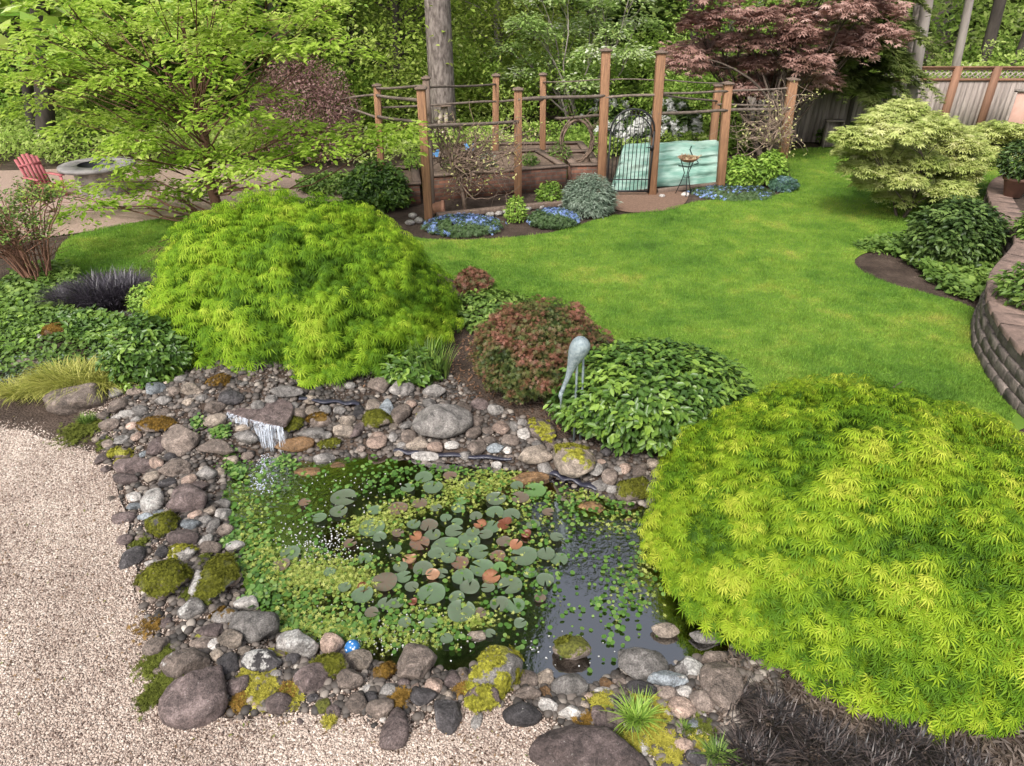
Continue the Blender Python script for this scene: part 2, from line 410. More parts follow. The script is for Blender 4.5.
def chips(name, q, z, lo, hi, m, flat=.6, tints=None, ground=False):
    """broken little stones, an irregular octahedron each, as one mesh"""
    n = len(q); O = np.array([(1,0,0),(0,1,0),(-1,0,0),(0,-1,0),(0,0,1),(0,0,-1)], float)
    Fo = np.array([(0,1,4),(1,2,4),(2,3,4),(3,0,4),(1,0,5),(2,1,5),(3,2,5),(0,3,5)])
    V = O[None]*(1+rng.normal(0, .28, (n, 6, 1)))+rng.normal(0, .12, (n, 6, 3))
    th = rng.uniform(0, 6.28, n); c, s = np.cos(th), np.sin(th)
    size = rng.uniform(lo, hi, n)/2; V = V*np.stack([size*rng.uniform(.9, 1.5, n), size, size*flat], 1)[:, None]
    til = rng.normal(0, .35, n); ct, st = np.cos(til), np.sin(til)
    V = np.stack([V[..., 0], V[..., 1]*ct[:, None]-V[..., 2]*st[:, None], V[..., 1]*st[:, None]+V[..., 2]*ct[:, None]], -1)
    V = np.stack([V[..., 0]*c[:, None]-V[..., 1]*s[:, None], V[..., 0]*s[:, None]+V[..., 1]*c[:, None], V[..., 2]], -1)
    V = V+np.stack([q[:, 0], q[:, 1], z+size*.25], 1)[:, None]
    Fq = (Fo[None]+np.arange(n)[:, None, None]*6).reshape(-1, 3)
    o = npmesh(name, V.reshape(-1, 3), Fq, m, None, np.repeat(rng.random(n) if tints is None else tints, 6)); props(o, kind='stuff'); return o
VIS = [G(x, y) for x, y in [(-40,380),(120,380),(620,560),(760,800),(-40,800)]]
q = rand_in(GRAV, 420000, 1.8); q = q[inpoly(q[:, 0], q[:, 1], VIS)]
dE = pdist(q[:, 0], q[:, 1], GRAV); q = q[:185000]; dE = dE[:185000]
q = q[(dE > .06) | (rng.random(len(q)) < .55)]
tt = np.clip(rng.random(len(q))+.34*(fbm(np.c_[q*2.3, np.zeros(len(q))], 21, 4)-.5)-.42*np.exp(-dE[:0].sum()) if False else rng.random(len(q))+.5*(fbm(np.c_[q*1.9, np.zeros(len(q))], 21, 4)-.55), 0, 1)
chips('gravel', q, .004, .008, .020, gravel_material('gravel_chip', True), tints=tt)
# spilled gravel thinning out between the stones
RING_OUT = [G(x, y) for x, y in [(55,402),(90,385),(180,372),(300,372),(440,372),(480,400),(560,440),(640,452),(700,480),(780,600),(780,700),(720,766),(700,800),(540,790),(500,740),(390,745),(240,725),(165,712),(135,640),(118,560),(108,480),(85,440)]]
q = rand_in(RING_OUT, 110000, 1.0); zz = HT(q[:, 0], q[:, 1]); dG = pdist(q[:, 0], q[:, 1], GRAV); inP = inpoly(q[:, 0], q[:, 1], POND)
k = (~inP) & (rng.random(len(q)) < np.exp(-dG/.42)) & ~inpoly(q[:, 0], q[:, 1], GRAV); chips('spilled_gravel', q[k], zz[k], .01, .022, gravel_material('gravel_spill', True))
# rounder pebbles filling the band of stones
def pebble_mat(name, wet):
    m, n = newmat(name); L = n.links.new
    b = N(n, 'ShaderNodeBsdfPrincipled', Roughness=.35 if wet else .7)
    at = N(n, 'ShaderNodeAttribute', attribute_name='t')
    r = ramp(n, [(0, (.02, .017, .015)), (.25, (.06, .05, .043)), (.5, (.12, .098, .083)), (.72, (.20, .17, .145)), (.88, (.30, .26, .22)), (1, (.5, .46, .40))]); L(at.outputs['Fac'], r.inputs[0]); L(r.outputs[0], b.inputs['Base Color'])
    out(n, b.outputs[0]); return m
def ico(sub):
    bm = bmesh.new(); bmesh.ops.create_icosphere(bm, subdivisions=sub, radius=1)
    V = np.array([v.co[:] for v in bm.verts]); Fc = np.array([[v.index for v in f.verts] for f in bm.faces]); bm.free(); return V, Fc
ICO = {k: ico(k) for k in (1, 2, 3, 4)}
def pebbles(name, q, z, lo, hi, m, tints=None, kind='stuff'):
    V0, F0 = ICO[2]; n = len(q); th = rng.uniform(0, 6.28, n); size = lo+(hi-lo)*rng.random(n)**2
    S = np.stack([size*.5*rng.uniform(1, 1.4, n), size*.5, size*.5*rng.uniform(.55, .85, n)], 1)
    V = V0[None]*S[:, None]; c, s = np.cos(th)[:, None], np.sin(th)[:, None]
    V = np.stack([V[..., 0]*c-V[..., 1]*s, V[..., 0]*s+V[..., 1]*c, V[..., 2]], -1)+np.stack([q[:, 0], q[:, 1], z+size*.18], 1)[:, None]
    Fq = (F0[None]+np.arange(n)[:, None, None]*len(V0)).reshape(-1, 3)
    return props(npmesh(name, V.reshape(-1, 3), Fq, m, None, np.repeat(rng.random(n) if tints is None else tints, len(V0)), True), kind=kind)
q = rand_in(RING_OUT, 26000, .5); inP = inpoly(q[:, 0], q[:, 1], POND); dd = pdist(q[:, 0], q[:, 1], POND)
k = (~inP) & ~inpoly(q[:, 0], q[:, 1], GRAV) & (dd < 1.9) & (rng.random(len(q)) > .75*np.exp(-pdist(q[:, 0], q[:, 1], GRAV)/.18)); q = q[k][:11500]
pebbles('pebbles', q, HT(q[:, 0], q[:, 1]), .02, .07, pebble_mat('pebble', False), tints=rng.beta(1.6, 2.7, len(q)))
# patio gravel on the far left, mulch by the gate
patio, PATIO = sheet('patio', [G(x, y) for x, y in [(-260,170),(60,172),(140,158),(260,165),(345,185),(350,205),(230,210),(140,221),(60,238),(-260,262)]], mat('patio_gravel', (.40, .29, .24), .9, (.22, .15, .12), 30, bump=.4), .006)
dirt, _ = sheet('mulch_path', [G(x, y) for x, y in [(600,203),(608,190),(690,190),(686,205),(668,211),(625,214)]], mat('mulch', (.26, .16, .11), .95, (.13, .08, .055), 26, bump=.8), .009)

# ================================================================== POND WATER
def water_material():
    m, n = newmat('pond_water'); L = n.links.new
    g = N(n, 'ShaderNodeNewGeometry')
    fr = N(n, 'ShaderNodeFresnel', IOR=1.45)
    gl = N(n, 'ShaderNodeBsdfGlossy', Roughness=.015); gl.inputs['Color'].default_value = (1, 1, 1, 1)
    tr = N(n, 'ShaderNodeBsdfTransparent'); tr.inputs['Color'].default_value = (.58, .45, .24, 1)
    mx = N(n, 'ShaderNodeMixShader'); add = N(n, 'ShaderNodeMath', operation='MULTIPLY_ADD'); add.inputs[1].default_value = 3.2; add.inputs[2].default_value = .23
    L(fr.outputs[0], add.inputs[0]); L(add.outputs[0], mx.inputs[0])
    L(tr.outputs[0], mx.inputs[1]); L(gl.outputs[0], mx.inputs[2])
    # ripples, stronger under the waterfall and by the right bank
    nz = N(n, 'ShaderNodeTexNoise', Scale=26.0, Detail=3.0); L(g.outputs['Position'], nz.inputs['Vector'])
    def near(p, r):
        d = N(n, 'ShaderNodeVectorMath', operation='DISTANCE'); d.inputs[1].default_value = tuple(p); L(g.outputs['Position'], d.inputs[0])
        mr = N(n, 'ShaderNodeMapRange'); mr.inputs[1].default_value = 0; mr.inputs[2].default_value = r; mr.inputs[3].default_value = 1; mr.inputs[4].default_value = 0; L(d.outputs['Value'], mr.inputs[0]); return mr.outputs[0]
    a1 = near(G(262, 480, WZ), 1.1); a2 = near(G(645, 560, WZ), .75)
    mxx = N(n, 'ShaderNodeMath', operation='MAXIMUM'); L(a1, mxx.inputs[0]); L(a2, mxx.inputs[1])
    st = N(n, 'ShaderNodeMath', operation='MULTIPLY_ADD'); st.inputs[1].default_value = .55; st.inputs[2].default_value = .035; L(mxx.outputs[0], st.inputs[0])
    bp = N(n, 'ShaderNodeBump', Distance=.02); L(st.outputs[0], bp.inputs['Strength']); L(nz.outputs['Fac'], bp.inputs['Height'])
    L(bp.outputs[0], gl.inputs['Normal']); L(bp.outputs[0], fr.inputs['Normal'])
    out(n, mx.outputs[0]); return m
wsheet, _ = sheet('water', [Vector((p.x, p.y, WZ)) for p in POND], water_material(), WZ, sm=0)
# a sheet slightly larger than the outline so that the bank, not the sheet, draws the edge
c0 = sum((Vector(p) for p in POND), Vector())/len(POND)
for v in wsheet.data.vertices:
    d = Vector((v.co.x-c0.x, v.co.y-c0.y, 0)); v.co += d.normalized()*.05
# pond floor skin (brown silt over liner)
floor_m = mat('pond_silt', (.050, .034, .012), .9, (.020, .016, .008), 4, bump=.3)
inside = []
k = inpoly(X.ravel(), Y.ravel(), POND)
kk = k.reshape(X.shape); cell = (kk[:-1, :-1] & kk[1:, :-1] & kk[:-1, 1:] & kk[1:, 1:]).ravel()
Fc = np.stack([i, i+1, i+1+nx, i+nx], 1)[cell]; used, inv = np.unique(Fc, return_inverse=True)
V = np.stack([X.ravel(), Y.ravel(), Z+.006], 1)[used]
props(npmesh('pond_floor', V, inv.reshape(-1, 4), floor_m, smooth=True), kind='structure')
# exposed liner edges
LIN = mat('liner_rubber', (.035, .035, .055), .32, (.02, .02, .03), 6, bump=.3)
def liner(px, lab, wd=.09):
    P = [GT(x, y) for x, y in px]; V = []; n_ = 14
    P = [P[0].lerp(P[1], 0)]+P[1:]
    pts = []
    for a, b in zip(P[:-1], P[1:]):
        for s in range(n_): pts.append(a.lerp(b, s/n_))
    pts.append(P[-1]); V = []; prof = [(-.5, -.01), (-.2, .035), (.2, .05), (.5, .045), (.5, .03), (.0, .03), (-.5, -.03)]
    for j, p in enumerate(pts):
        a = pts[max(j-1, 0)]; b = pts[min(j+1, len(pts)-1)]; t = (b-a).normalized(); s = Vector((t.y, -t.x, 0))
        w_ = wd*(.7+.5*vnoise(np.array([j*.23, 3.1, 0]))); z0 = max(p.z, WZ)+.01*math.sin(j*.6)
        for u, v in prof: V.append((p.x+s.x*u*w_, p.y+s.y*u*w_, z0+v))
    k_ = len(prof); Fq = []
    for j in range(len(pts)-1):
        for u in range(k_): Fq.append((j*k_+u, j*k_+(u+1) % k_, (j+1)*k_+(u+1) % k_, (j+1)*k_+u))
    o = npmesh('pond_liner', V, np.array(Fq), LIN, smooth=True); props(o, lab, 'pond liner', 'exposed edges of the pond liner')
liner([(395,452),(420,455),(470,458),(512,461)], 'dark rubber liner edge showing below the big grey triangular boulder')
liner([(552,474),(575,482),(598,490)], 'folded dark liner edge below the large flat tan boulder with a yellow spot', .12)
liner([(300,400),(340,404),(360,405)], 'dark liner edge between pale stones right of the small waterfall', .12)

q = rand_in(GRAV, 9000, 1.6); q = q[inpoly(q[:, 0], q[:, 1], VIS)]; kq = fbm(np.c_[q*1.3, np.zeros(len(q))], 77, 3)+.25*np.exp(-pdist(q[:, 0], q[:, 1], GRAV)/.25) > .58; q = q[kq][:900]; n_ = len(q)
props(foliage('gravel_debris', KITE, np.c_[q, np.full(n_, .016)], rdir(n_)*np.array([1, 1, .1]), np.array([0, 0, 1])+.3*rdir(n_), rng.uniform(.01, .035, n_), rng.random(n_), leafmat('debris', [(0, (.05, .03, .02)), (.6, (.16, .10, .06)), (.85, (.28, .18, .10)), (1, (.14, .19, .04))], .8, .1, .2), None), kind='stuff')
# ================================================================== STONES
CW = {'g': ('grey', (.19,.175,.162)), 'b': ('brownish grey', (.165,.13,.108)), 'p': ('purplish brown', (.115,.086,.080)), 'd': ('dark', (.05,.045,.046)), 't': ('tan', (.245,.20,.16)),
      'w': ('whitish', (.42,.39,.36)), 'l': ('light grey', (.29,.27,.25)), 'k': ('pinkish', (.31,.225,.18)), 'o': ('orange brown', (.15,.085,.038)), 's': ('bluish grey', (.20,.22,.235))}
MW = {'y': ('yellow mossed', (.30,.29,.04)), 'm': ('olive mossed', (.125,.13,.018)), 'r': ('orange mossed', (.17,.10,.022)), 'W': ('white lichened', (.50,.48,.45)), '': ('', None)}
def stone_mat(c, ms, wet):
    key = 'stone_'+c+ms+('x' if wet else '')
    if key in MATS: return MATS[key]
    m, n = newmat(key); L = n.links.new; base = CW[c][1]
    b = N(n, 'ShaderNodeBsdfPrincipled', Roughness=.3 if wet else .72); b.inputs['Specular IOR Level'].default_value = .4
    tc = N(n, 'ShaderNodeTexCoord'); oi = N(n, 'ShaderNodeObjectInfo')
    off = N(n, 'ShaderNodeVectorMath', operation='MULTIPLY_ADD'); off.inputs[1].default_value = (1, 1, 1)
    cb = N(n, 'ShaderNodeCombineXYZ'); mu = N(n, 'ShaderNodeMath', operation='MULTIPLY'); mu.inputs[1].default_value = 40; L(oi.outputs['Random'], mu.inputs[0])
    for s in range(3): L(mu.outputs[0], cb.inputs[s])
    L(tc.outputs['Object'], off.inputs[0]); L(cb.outputs[0], off.inputs[2]); vec = off.outputs[0]
    n1 = N(n, 'ShaderNodeTexNoise', Scale=12.0, Detail=9.0, Roughness=.74, Distortion=.6); L(vec, n1.inputs['Vector'])
    r1 = ramp(n, [(.36, tuple(x*.36 for x in base)), (.46, tuple(x*.85 for x in base)), (.54, tuple(x*1.15 for x in base)), (.63, tuple(min(1, x*1.7+.02) for x in base))]); L(n1.outputs['Fac'], r1.inputs[0])
    n2 = N(n, 'ShaderNodeTexNoise', Scale=95.0, Detail=2.0); L(vec, n2.inputs['Vector'])
    r2 = ramp(n, [(.38, (.72, .7, .7)), (.5, (1, 1, 1)), (.66, (1.25, 1.25, 1.25))]); L(n2.outputs['Fac'], r2.inputs[0])
    mx = N(n, 'ShaderNodeMix', data_type='RGBA', blend_type='MULTIPLY'); mx.inputs[0].default_value = 1; L(r1.outputs[0], mx.inputs[6]); L(r2.outputs[0], mx.inputs[7])
    mr = N(n, 'ShaderNodeMapRange'); mr.inputs[3].default_value = .68; mr.inputs[4].default_value = 1.3; L(oi.outputs['Random'], mr.inputs[0])
    h = N(n, 'ShaderNodeHueSaturation'); L(mr.outputs[0], h.inputs['Value']); L(mx.outputs[2], h.inputs['Color']); col = h.outputs[0]
    # pale speckles of lichen
    n4 = N(n, 'ShaderNodeTexNoise', Scale=34.0, Detail=4.0, Roughness=.8); L(vec, n4.inputs['Vector']); r4 = ramp(n, [(.64, (0, 0, 0)), (.70, (.55, .55, .55))]); L(n4.outputs['Fac'], r4.inputs[0])
    m4 = N(n, 'ShaderNodeMix', data_type='RGBA'); L(r4.outputs[0], m4.inputs[0]); L(col, m4.inputs[6]); m4.inputs[7].default_value = (.5, .48, .44, 1); col = m4.outputs[2]
    hgt = n1.outputs['Fac']
    if ms:
        g = N(n, 'ShaderNodeNewGeometry'); sx = N(n, 'ShaderNodeSeparateXYZ'); L(g.outputs['Normal'], sx.inputs[0])
        n3 = N(n, 'ShaderNodeTexNoise', Scale=5.5, Detail=5.0, Roughness=.65); L(vec, n3.inputs['Vector'])
        ad = N(n, 'ShaderNodeMath', operation='MULTIPLY_ADD'); ad.inputs[1].default_value = .22; L(sx.outputs[2], ad.inputs[0]); L(n3.outputs['Fac'], ad.inputs[2])
        th = {'m': .60, 'y': .70, 'r': .68, 'W': .69}[ms]
        rr = ramp(n, [(th, (0, 0, 0)), (th+.035, (1, 1, 1))]); L(ad.outputs[0], rr.inputs[0])
        mc = MW[ms][1]; n5 = N(n, 'ShaderNodeTexNoise', Scale=60.0, Detail=3.0); L(vec, n5.inputs['Vector'])
        rm = ramp(n, [(.35, tuple(x*.45 for x in mc)), (.6, mc), (.75, tuple(min(1, x*1.3) for x in mc))]); L(n5.outputs['Fac'], rm.inputs[0])
        m5 = N(n, 'ShaderNodeMix', data_type='RGBA'); L(rr.outputs[0], m5.inputs[0]); L(col, m5.inputs[6]); L(rm.outputs[0], m5.inputs[7]); col = m5.outputs[2]
    L(col, b.inputs['Base Color'])
    bp = N(n, 'ShaderNodeBump', Strength=.9, Distance=.03); nb = N(n, 'ShaderNodeTexNoise', Scale=32.0, Detail=7.0, Roughness=.7); L(vec, nb.inputs['Vector']); L(nb.outputs['Fac'], bp.inputs['Height']); L(bp.outputs[0], b.inputs['Normal'])
    out(n, b.outputs[0]); MATS[key] = m; return m
STONES = []      # (px, py, w, h, code)
S_ = """81 401 55 30 b|156 390 22 13 s|164 402 16 11 g|175 392 14 10 b|193 390 20 12 t|118 407 18 14 b|128 415 16 8 l|140 412 15 10 g|156 427 36 15 br|182 441 34 27 b|159 447 22 18 p|157 464 17 11 k|134 468 34 18 p|153 477 15 13 t|176 470 32 17 b|188 481 15 13 k|168 484 17 11 d|104 458 12 14 p|121 455 20 12 by|144 454 7 7 s|137 437 10 9 k|110 426 18 12 b|137 421 10 7 l|117 418 9 6 w|128 480 25 12 p|
230 399 26 15 dx|220 383 22 14 br|217 407 18 14 b|202 399 11 8 g|215 421 22 14 t|217 449 34 15 bx|243 429 15 8 tx|247 439 22 14 gx|286 393 32 11 g|294 407 12 9 g|313 412 15 10 t|325 411 12 10 g|294 426 18 16 dmx|318 422 26 14 br|312 434 26 12 gx|296 445 34 14 ox|326 436 12 8 g|324 458 20 10 g|330 445 20 9 lm|310 480 30 15 ox|338 471 17 13 ox|207 474 18 13 g|199 487 20 10 px|
380 387 22 16 b|402 390 24 16 g|435 393 22 13 g|430 404 13 13 g|372 407 16 14 t|387 407 13 15 s|401 415 19 19 b|411 405 11 9 k|419 412 14 9 br|421 418 12 9 by|442 424 56 37 g|358 412 12 13 d|340 412 12 9 g|347 422 16 11 t|378 422 27 18 tm|358 430 14 15 p|343 433 21 14 t|378 441 19 18 k|407 426 12 9 g|394 426 9 9 t|409 437 15 12 b|418 445 22 12 t|436 448 16 11 k|452 446 14 9 w|426 459 26 8 l|477 448 18 14 b|475 434 16 12 b|463 411 18 16 b|393 437 9 9 g|
480 406 18 12 p|477 422 16 11 b|489 431 13 9 b|501 430 17 14 k|514 427 9 10 g|523 434 13 12 w|522 423 10 8 g|510 441 17 12 b|488 441 16 8 b|496 449 17 10 s|508 451 10 8 w|535 456 34 20 t|545 469 15 12 g|541 431 25 24 by|572 462 42 34 ty|596 470 13 14 l|610 476 16 16 b|599 486 19 12 g|601 463 9 7 k|537 445 10 8 g|551 446 14 9 b|497 468 10 7 w|529 481 36 14 ox|631 490 30 22 bm|648 487 12 11 g|640 471 15 13 b|625 469 12 11 k|653 464 12 9 t|590 520 28 18 ox|627 533 14 8 ox|618 470 9 7 g|
135 498 16 10 w|135 507 14 7 s|155 501 22 21 lW|190 500 36 26 p|195 515 12 10 k|224 506 16 10 g|224 516 15 11 l|210 512 14 10 t|205 522 14 12 g|214 526 13 16 g|190 526 22 11 s|146 518 15 8 s|160 513 13 6 s|124 519 20 15 p|164 524 28 25 dm|184 539 32 19 p|205 541 12 13 l|209 549 24 13 b|235 549 22 11 wW|132 559 21 22 d|182 556 26 17 wy|168 582 48 40 bm|199 580 18 30 lW|220 577 32 48 gm|126 541 16 12 p|233 580 14 16 k|140 588 8 8 k|163 553 13 12 d|
192 610 25 20 gW|167 623 11 10 p|226 618 26 16 gr|248 607 24 16 wW|258 627 48 34 g|233 640 28 17 t|214 645 12 11 w|213 631 28 14 p|202 645 22 11 b|158 646 20 20 b|188 664 46 28 bW|229 664 22 19 d|240 685 20 19 p|200 695 65 54 p|262 662 38 22 dW|276 655 22 10 by|245 652 12 10 t|203 637 14 6 by|258 681 10 8 w|257 705 9 9 k|280 704 25 19 p|
298 648 40 28 lW|332 647 25 20 k|293 660 16 13 d|312 679 33 29 p|331 668 36 20 tm|360 661 27 19 t|349 680 28 18 b|385 673 21 19 or|416 666 38 36 b|367 689 9 8 w|388 691 17 13 l|356 702 22 20 b|371 698 14 11 d|381 709 26 18 b|397 728 27 36 p|424 697 25 16 d|323 706 14 14 bm|333 712 14 13 p|313 698 11 8 d|383 719 6 6 w|404 684 12 10 p|415 687 7 7 k|
435 686 19 16 k|452 681 18 18 p|449 696 11 10 t|445 714 30 32 d|494 674 48 44 gy|483 699 34 22 py|463 678 13 18 br|477 720 11 16 l|523 715 37 21 d|527 680 20 19 b|528 695 26 13 b|546 693 11 13 o|547 680 20 15 t|549 706 20 13 l|478 648 16 9 tx|
572 664 36 24 bm|569 689 34 25 g|640 668 47 32 g|662 646 25 13 t|705 643 29 13 g|712 660 26 18 b|690 671 27 23 gW|722 684 40 42 b|668 682 38 20 sW|666 694 20 13 b|684 692 16 12 w|643 689 30 17 d|607 684 14 12 o|620 682 14 10 b|681 709 25 20 k|597 718 19 20 p|615 718 17 14 b|570 713 22 14 w|589 698 13 9 k|584 706 11 9 t|602 692 16 8 w|643 745 10 20 l|684 746 18 14 k|694 758 20 15 d|669 734 11 11 k|694 724 14 11 s|703 716 7 7 w|702 703 26 18 b|727 709 20 9 b|609 728 15 11 p|588 755 106 58 p|686 594 15 9 t|
112 500 9 7 b|106 470 10 7 p|118 540 8 6 t|152 600 11 8 b|147 618 8 6 g|160 672 12 9 b|108 445 12 9 b|96 440 8 6 t|142 575 9 7 p|300 722 8 6 p|430 735 7 5 k|62 332 28 17 or|42 338 10 7 l|28 366 26 12 b|75 408 20 9 b"""
for e in S_.replace('\n', '').split('|'):
    f = e.split()
    if len(f) == 5: STONES.append((float(f[0]), float(f[1]), float(f[2]), float(f[3]), f[4]))
BAND_PX = [(60,405),(110,385),(180,378),(260,385),(330,380),(440,385),(470,398),(560,440),(640,460),(655,490),(640,500),(560,478),(470,462),(330,452),(270,452),(228,470),(224,520),(236,570),(245,600),(285,640),(350,655),(395,675),(500,682),(600,684),(700,660),(745,690),(740,740),(690,762),(640,730),(540,708),(470,705),(400,712),(330,705),(250,700),(160,690),(145,620),(128,560),(125,490),(105,450)]
def draft(px, py):
    return any(((px-a)/(w_/2+3.5))**2+((py-b)/(h_/2+3.5))**2 < 1 for a, b, w_, h_, _ in STONES)
tries = 0
while len(STONES) < 292 and tries < 60000:
    tries += 1
    px, py = random.uniform(60, 745), random.uniform(378, 762)
    if inpoly(px, py, BAND_PX) and not draft(px, py):
        s = random.choice([7, 8, 9, 10, 11, 13]); STONES.append((px, py, s*1.15, s*.85, random.choice('gbbtlkpgdlbt')))
print('stones', len(STONES))
ANCH = [('the small waterfall', 262, 420), ('the triangular boulder', 442, 424), ('the flat tan boulder', 572, 462), ('the heron sculpture', 575, 400),
        ('the biggest purplish boulder', 200, 695), ('the domed mossy boulder', 168, 582), ('the moss column', 220, 577), ('the yellow capped boulder', 494, 674),
        ('the huge dark slab', 588, 755), ('the wide grey boulder', 640, 668), ('the boulder beside black grass', 722, 684), ('the long low boulder', 81, 401),
        ('the blue ball', 353, 647), ('the rounded brown boulder', 416, 666), ('the smooth brown boulder', 182, 441), ('the dark angular boulder', 190, 500),
        ('the corner grey boulder', 258, 627), ('the whitish veined boulder', 298, 648), ('the olive mossy stone', 631, 490), ('the red tipped shrub', 530, 400)]
def dirword(dx, dy):
    a = math.degrees(math.atan2(-dy, dx)) % 360
    return ['right of', 'upper right of', 'above', 'upper left of', 'left of', 'lower left of', 'below', 'lower right of'][int(((a+22.5) % 360)//45)]
ORD = ['nearest', 'second nearest', 'third nearest', 'fourth nearest', 'fifth nearest', 'sixth nearest', 'seventh nearest', 'eighth nearest', 'ninth nearest', 'tenth nearest', 'eleventh nearest', 'twelfth nearest']
def autolabel(items, anchors, noun):
    """items: (object, phrase, px, py). A label each: phrase, then where it lies from the nearest landmark; ties are told apart by their order from it"""
    buckets = {}
    for o, ph, x, y in items:
        best = sorted((math.hypot(x-a[1], y-a[2]), a) for a in anchors if math.hypot(x-a[1], y-a[2]) > 6)[0]
        key = (ph, dirword(x-best[1][1], y-best[1][2]), best[1][0]); buckets.setdefault(key, []).append((best[0], o))
    for (ph, d, a), L_ in buckets.items():
        L_.sort(key=lambda q: q[0])
        for k, (_, o) in enumerate(L_):
            o['label'] = f'{ph} {noun} {d} {a}' if len(L_) == 1 else f'{ORD[min(k, 11)]} {ph} {noun} {d} {a}'
OWN = {(81,401): 'long low grey boulder with a grass tuft in front, beside the yellow grass', (442,424): 'big grey triangular boulder on the far bank of the pond', (572,462): 'large flat topped tan boulder with one yellow moss spot below the glossy green shrub',
       (200,695): 'biggest purplish brown boulder standing in the gravel at the pond corner', (168,582): 'domed boulder covered in olive moss with a white lichen crown on the gravel side', (220,577): 'upright stone wrapped in thick olive moss at the left pond edge',
       (494,674): 'large grey boulder capped with bright yellow moss at the near pond edge', (588,755): 'huge dark purplish flat slab cut off by the bottom of the photo', (640,668): 'wide grey boulder rising at the near pond edge beside open water',
       (722,684): 'large lumpy brownish grey boulder beside the black grass', (416,666): 'rounded speckled brown boulder at the near edge of the pond', (182,441): 'large smooth brown boulder left of the small waterfall', (190,500): 'dark angular purplish boulder on the left bank',
       (258,627): 'large grey boulder at the near left corner of the pond', (298,648): 'whitish veined boulder left of the blue and white ball', (631,490): 'olive mossy stone between the glossy shrub and the right maple', (541,431): 'brown upright boulder with yellow moss on top beside the glossy shrub',
       (529,481): 'wet orange brown stone lying half under water below the far bank', (590,520): 'round orange stone under water near the right maple', (310,480): 'largest orange stone under water below the waterfall', (62,332): 'round stone with orange moss among the dark green ground cover',
       (156,427): 'long stone with orange and yellow moss left of the waterfall', (662,646): 'pale tan stone standing alone out of the water near the right maple'}
items = []
for idx, (px, py, w_, h_, code) in enumerate(STONES):
    c = code[0]; ms = next((k for k in code[1:] if k in 'ymrW'), ''); wet = 'x' in code
    inp = False
    p = GT(px, py+h_*.12); m_ = mpp(p); Wd = w_*m_*1.13
    dlt = math.atan2(CH-p.z, p.y); hh = h_*m_/2*1.13
    Ht = min(.62*Wd, 1.0*h_*m_)
    D = 2*math.sqrt(max(hh*hh-(Ht/2*math.cos(dlt))**2, (.3*hh)**2))/math.sin(dlt)
    D = min(D, 1.9*Wd)
    sub = 4 if w_ > 26 else 3
    V, Fc = ICO[sub]; V = V.copy(); r = np.random.default_rng(1000+idx)
    for _ in range(9 if w_ > 12 else 5):      # blunt facets
        dvec = nrm(r.normal(size=(1, 3)))[0]; lim = r.uniform(.58, .9); s = V @ dvec; ex = np.maximum(s-lim, 0); V -= ex[:, None]*dvec*.85
    nn = fbm(V*1.3+idx*7.1, idx, 2)-.5; V *= (1+.34*nn)[:, None]; nn = fbm(V*5+idx*3.3, idx+5, 2)-.5; V *= (1+.10*nn)[:, None]
    V = V/np.abs(V).max(0)*np.array([Wd/2, D/2, Ht/2])
    sk = r.normal(0, .12); V[:, 0] += V[:, 1]*sk
    under = inpoly(px, py, [(240,462),(300,458),(400,458),(560,478),(640,505),(680,560),(690,640),(640,650),(500,660),(400,660),(330,640),(270,620),(240,560)])
    if px in (310, 338, 590, 627): z = WZ-Ht*.30
    elif under: z = WZ+Ht*.06
    else: z = max(p.z, WZ+.01)+Ht*(.26 if w_ < 60 else .10)
    o = npmesh('boulder' if w_ >= 30 else 'stone', V, Fc, stone_mat(c, ms, wet), smooth=True, loc=(p.x, p.y, z))
    o['category'] = 'boulder' if w_ >= 30 else 'stone'
    if ms in ('m', 'y', 'r') and w_ >= 18:
        me = o.data; nv = len(V); nn_ = np.zeros(nv*3, np.float32); me.vertices.foreach_get('normal', nn_); nn_ = nn_.reshape(-1, 3)
        zt_ = V[:, 2]/(Ht/2); fld = fbm(V*11+idx*2.7, 61, 3)+.16*nn_[:, 2]; thr = {'m': .50, 'y': .60, 'r': .60}[ms]+(.16 if px == 572 else .10 if px == 541 else 0)
        sel = np.where((fld > thr) & (nn_[:, 2] > -.1))[0]
        if len(sel) > 3:
            cnt = int(min(2600, 900*(Wd*D)/.05)); ii = sel[rng.integers(0, len(sel), cnt)]; edge = 1.5*Wd/20
            Pm = V[ii]+rng.normal(0, Wd*.022, (cnt, 3))*np.array([1, 1, .3])+nn_[ii]*rng.uniform(-.002, .010, (cnt, 1))
            mc = MW[ms][1]; mm_ = leafmat('moss_on_stone_'+ms, [(0, tuple(c_*.35 for c_ in mc)), (.6, mc), (1, tuple(min(1, c_*1.6) for c_ in mc))], .9, .1, .1)
            foliage('moss', WHORL, Pm, rdir(cnt), nn_[ii]+.5*rdir(cnt), rng.uniform(.009, .018, cnt), np.clip(.5+rng.normal(0, .22, cnt)+.8*(fbm(Pm*20, 4, 2)-.5), 0, 1), mm_, o)
    o['group'] = 'boulders around the pond' if w_ >= 30 else 'stones around the pond'
    if (int(px), int(py)) in OWN: o['label'] = OWN[(int(px), int(py))]
    else:
        sz = 'large' if w_ >= 30 else 'medium' if w_ >= 19 else 'small' if w_ >= 13 else 'tiny'
        items.append((o, f'{sz} {"wet " if wet else ""}{CW[c][0]}', px, py, MW[ms][0]))
autolabel([(o, ph, x, y) for o, ph, x, y, mm in items if not mm], ANCH, 'stone')
for mm in set(i[4] for i in items):
    if mm: autolabel([(o, mm+' '+ph, x, y) for o, ph, x, y, m2 in items if m2 == mm], ANCH, 'stone')

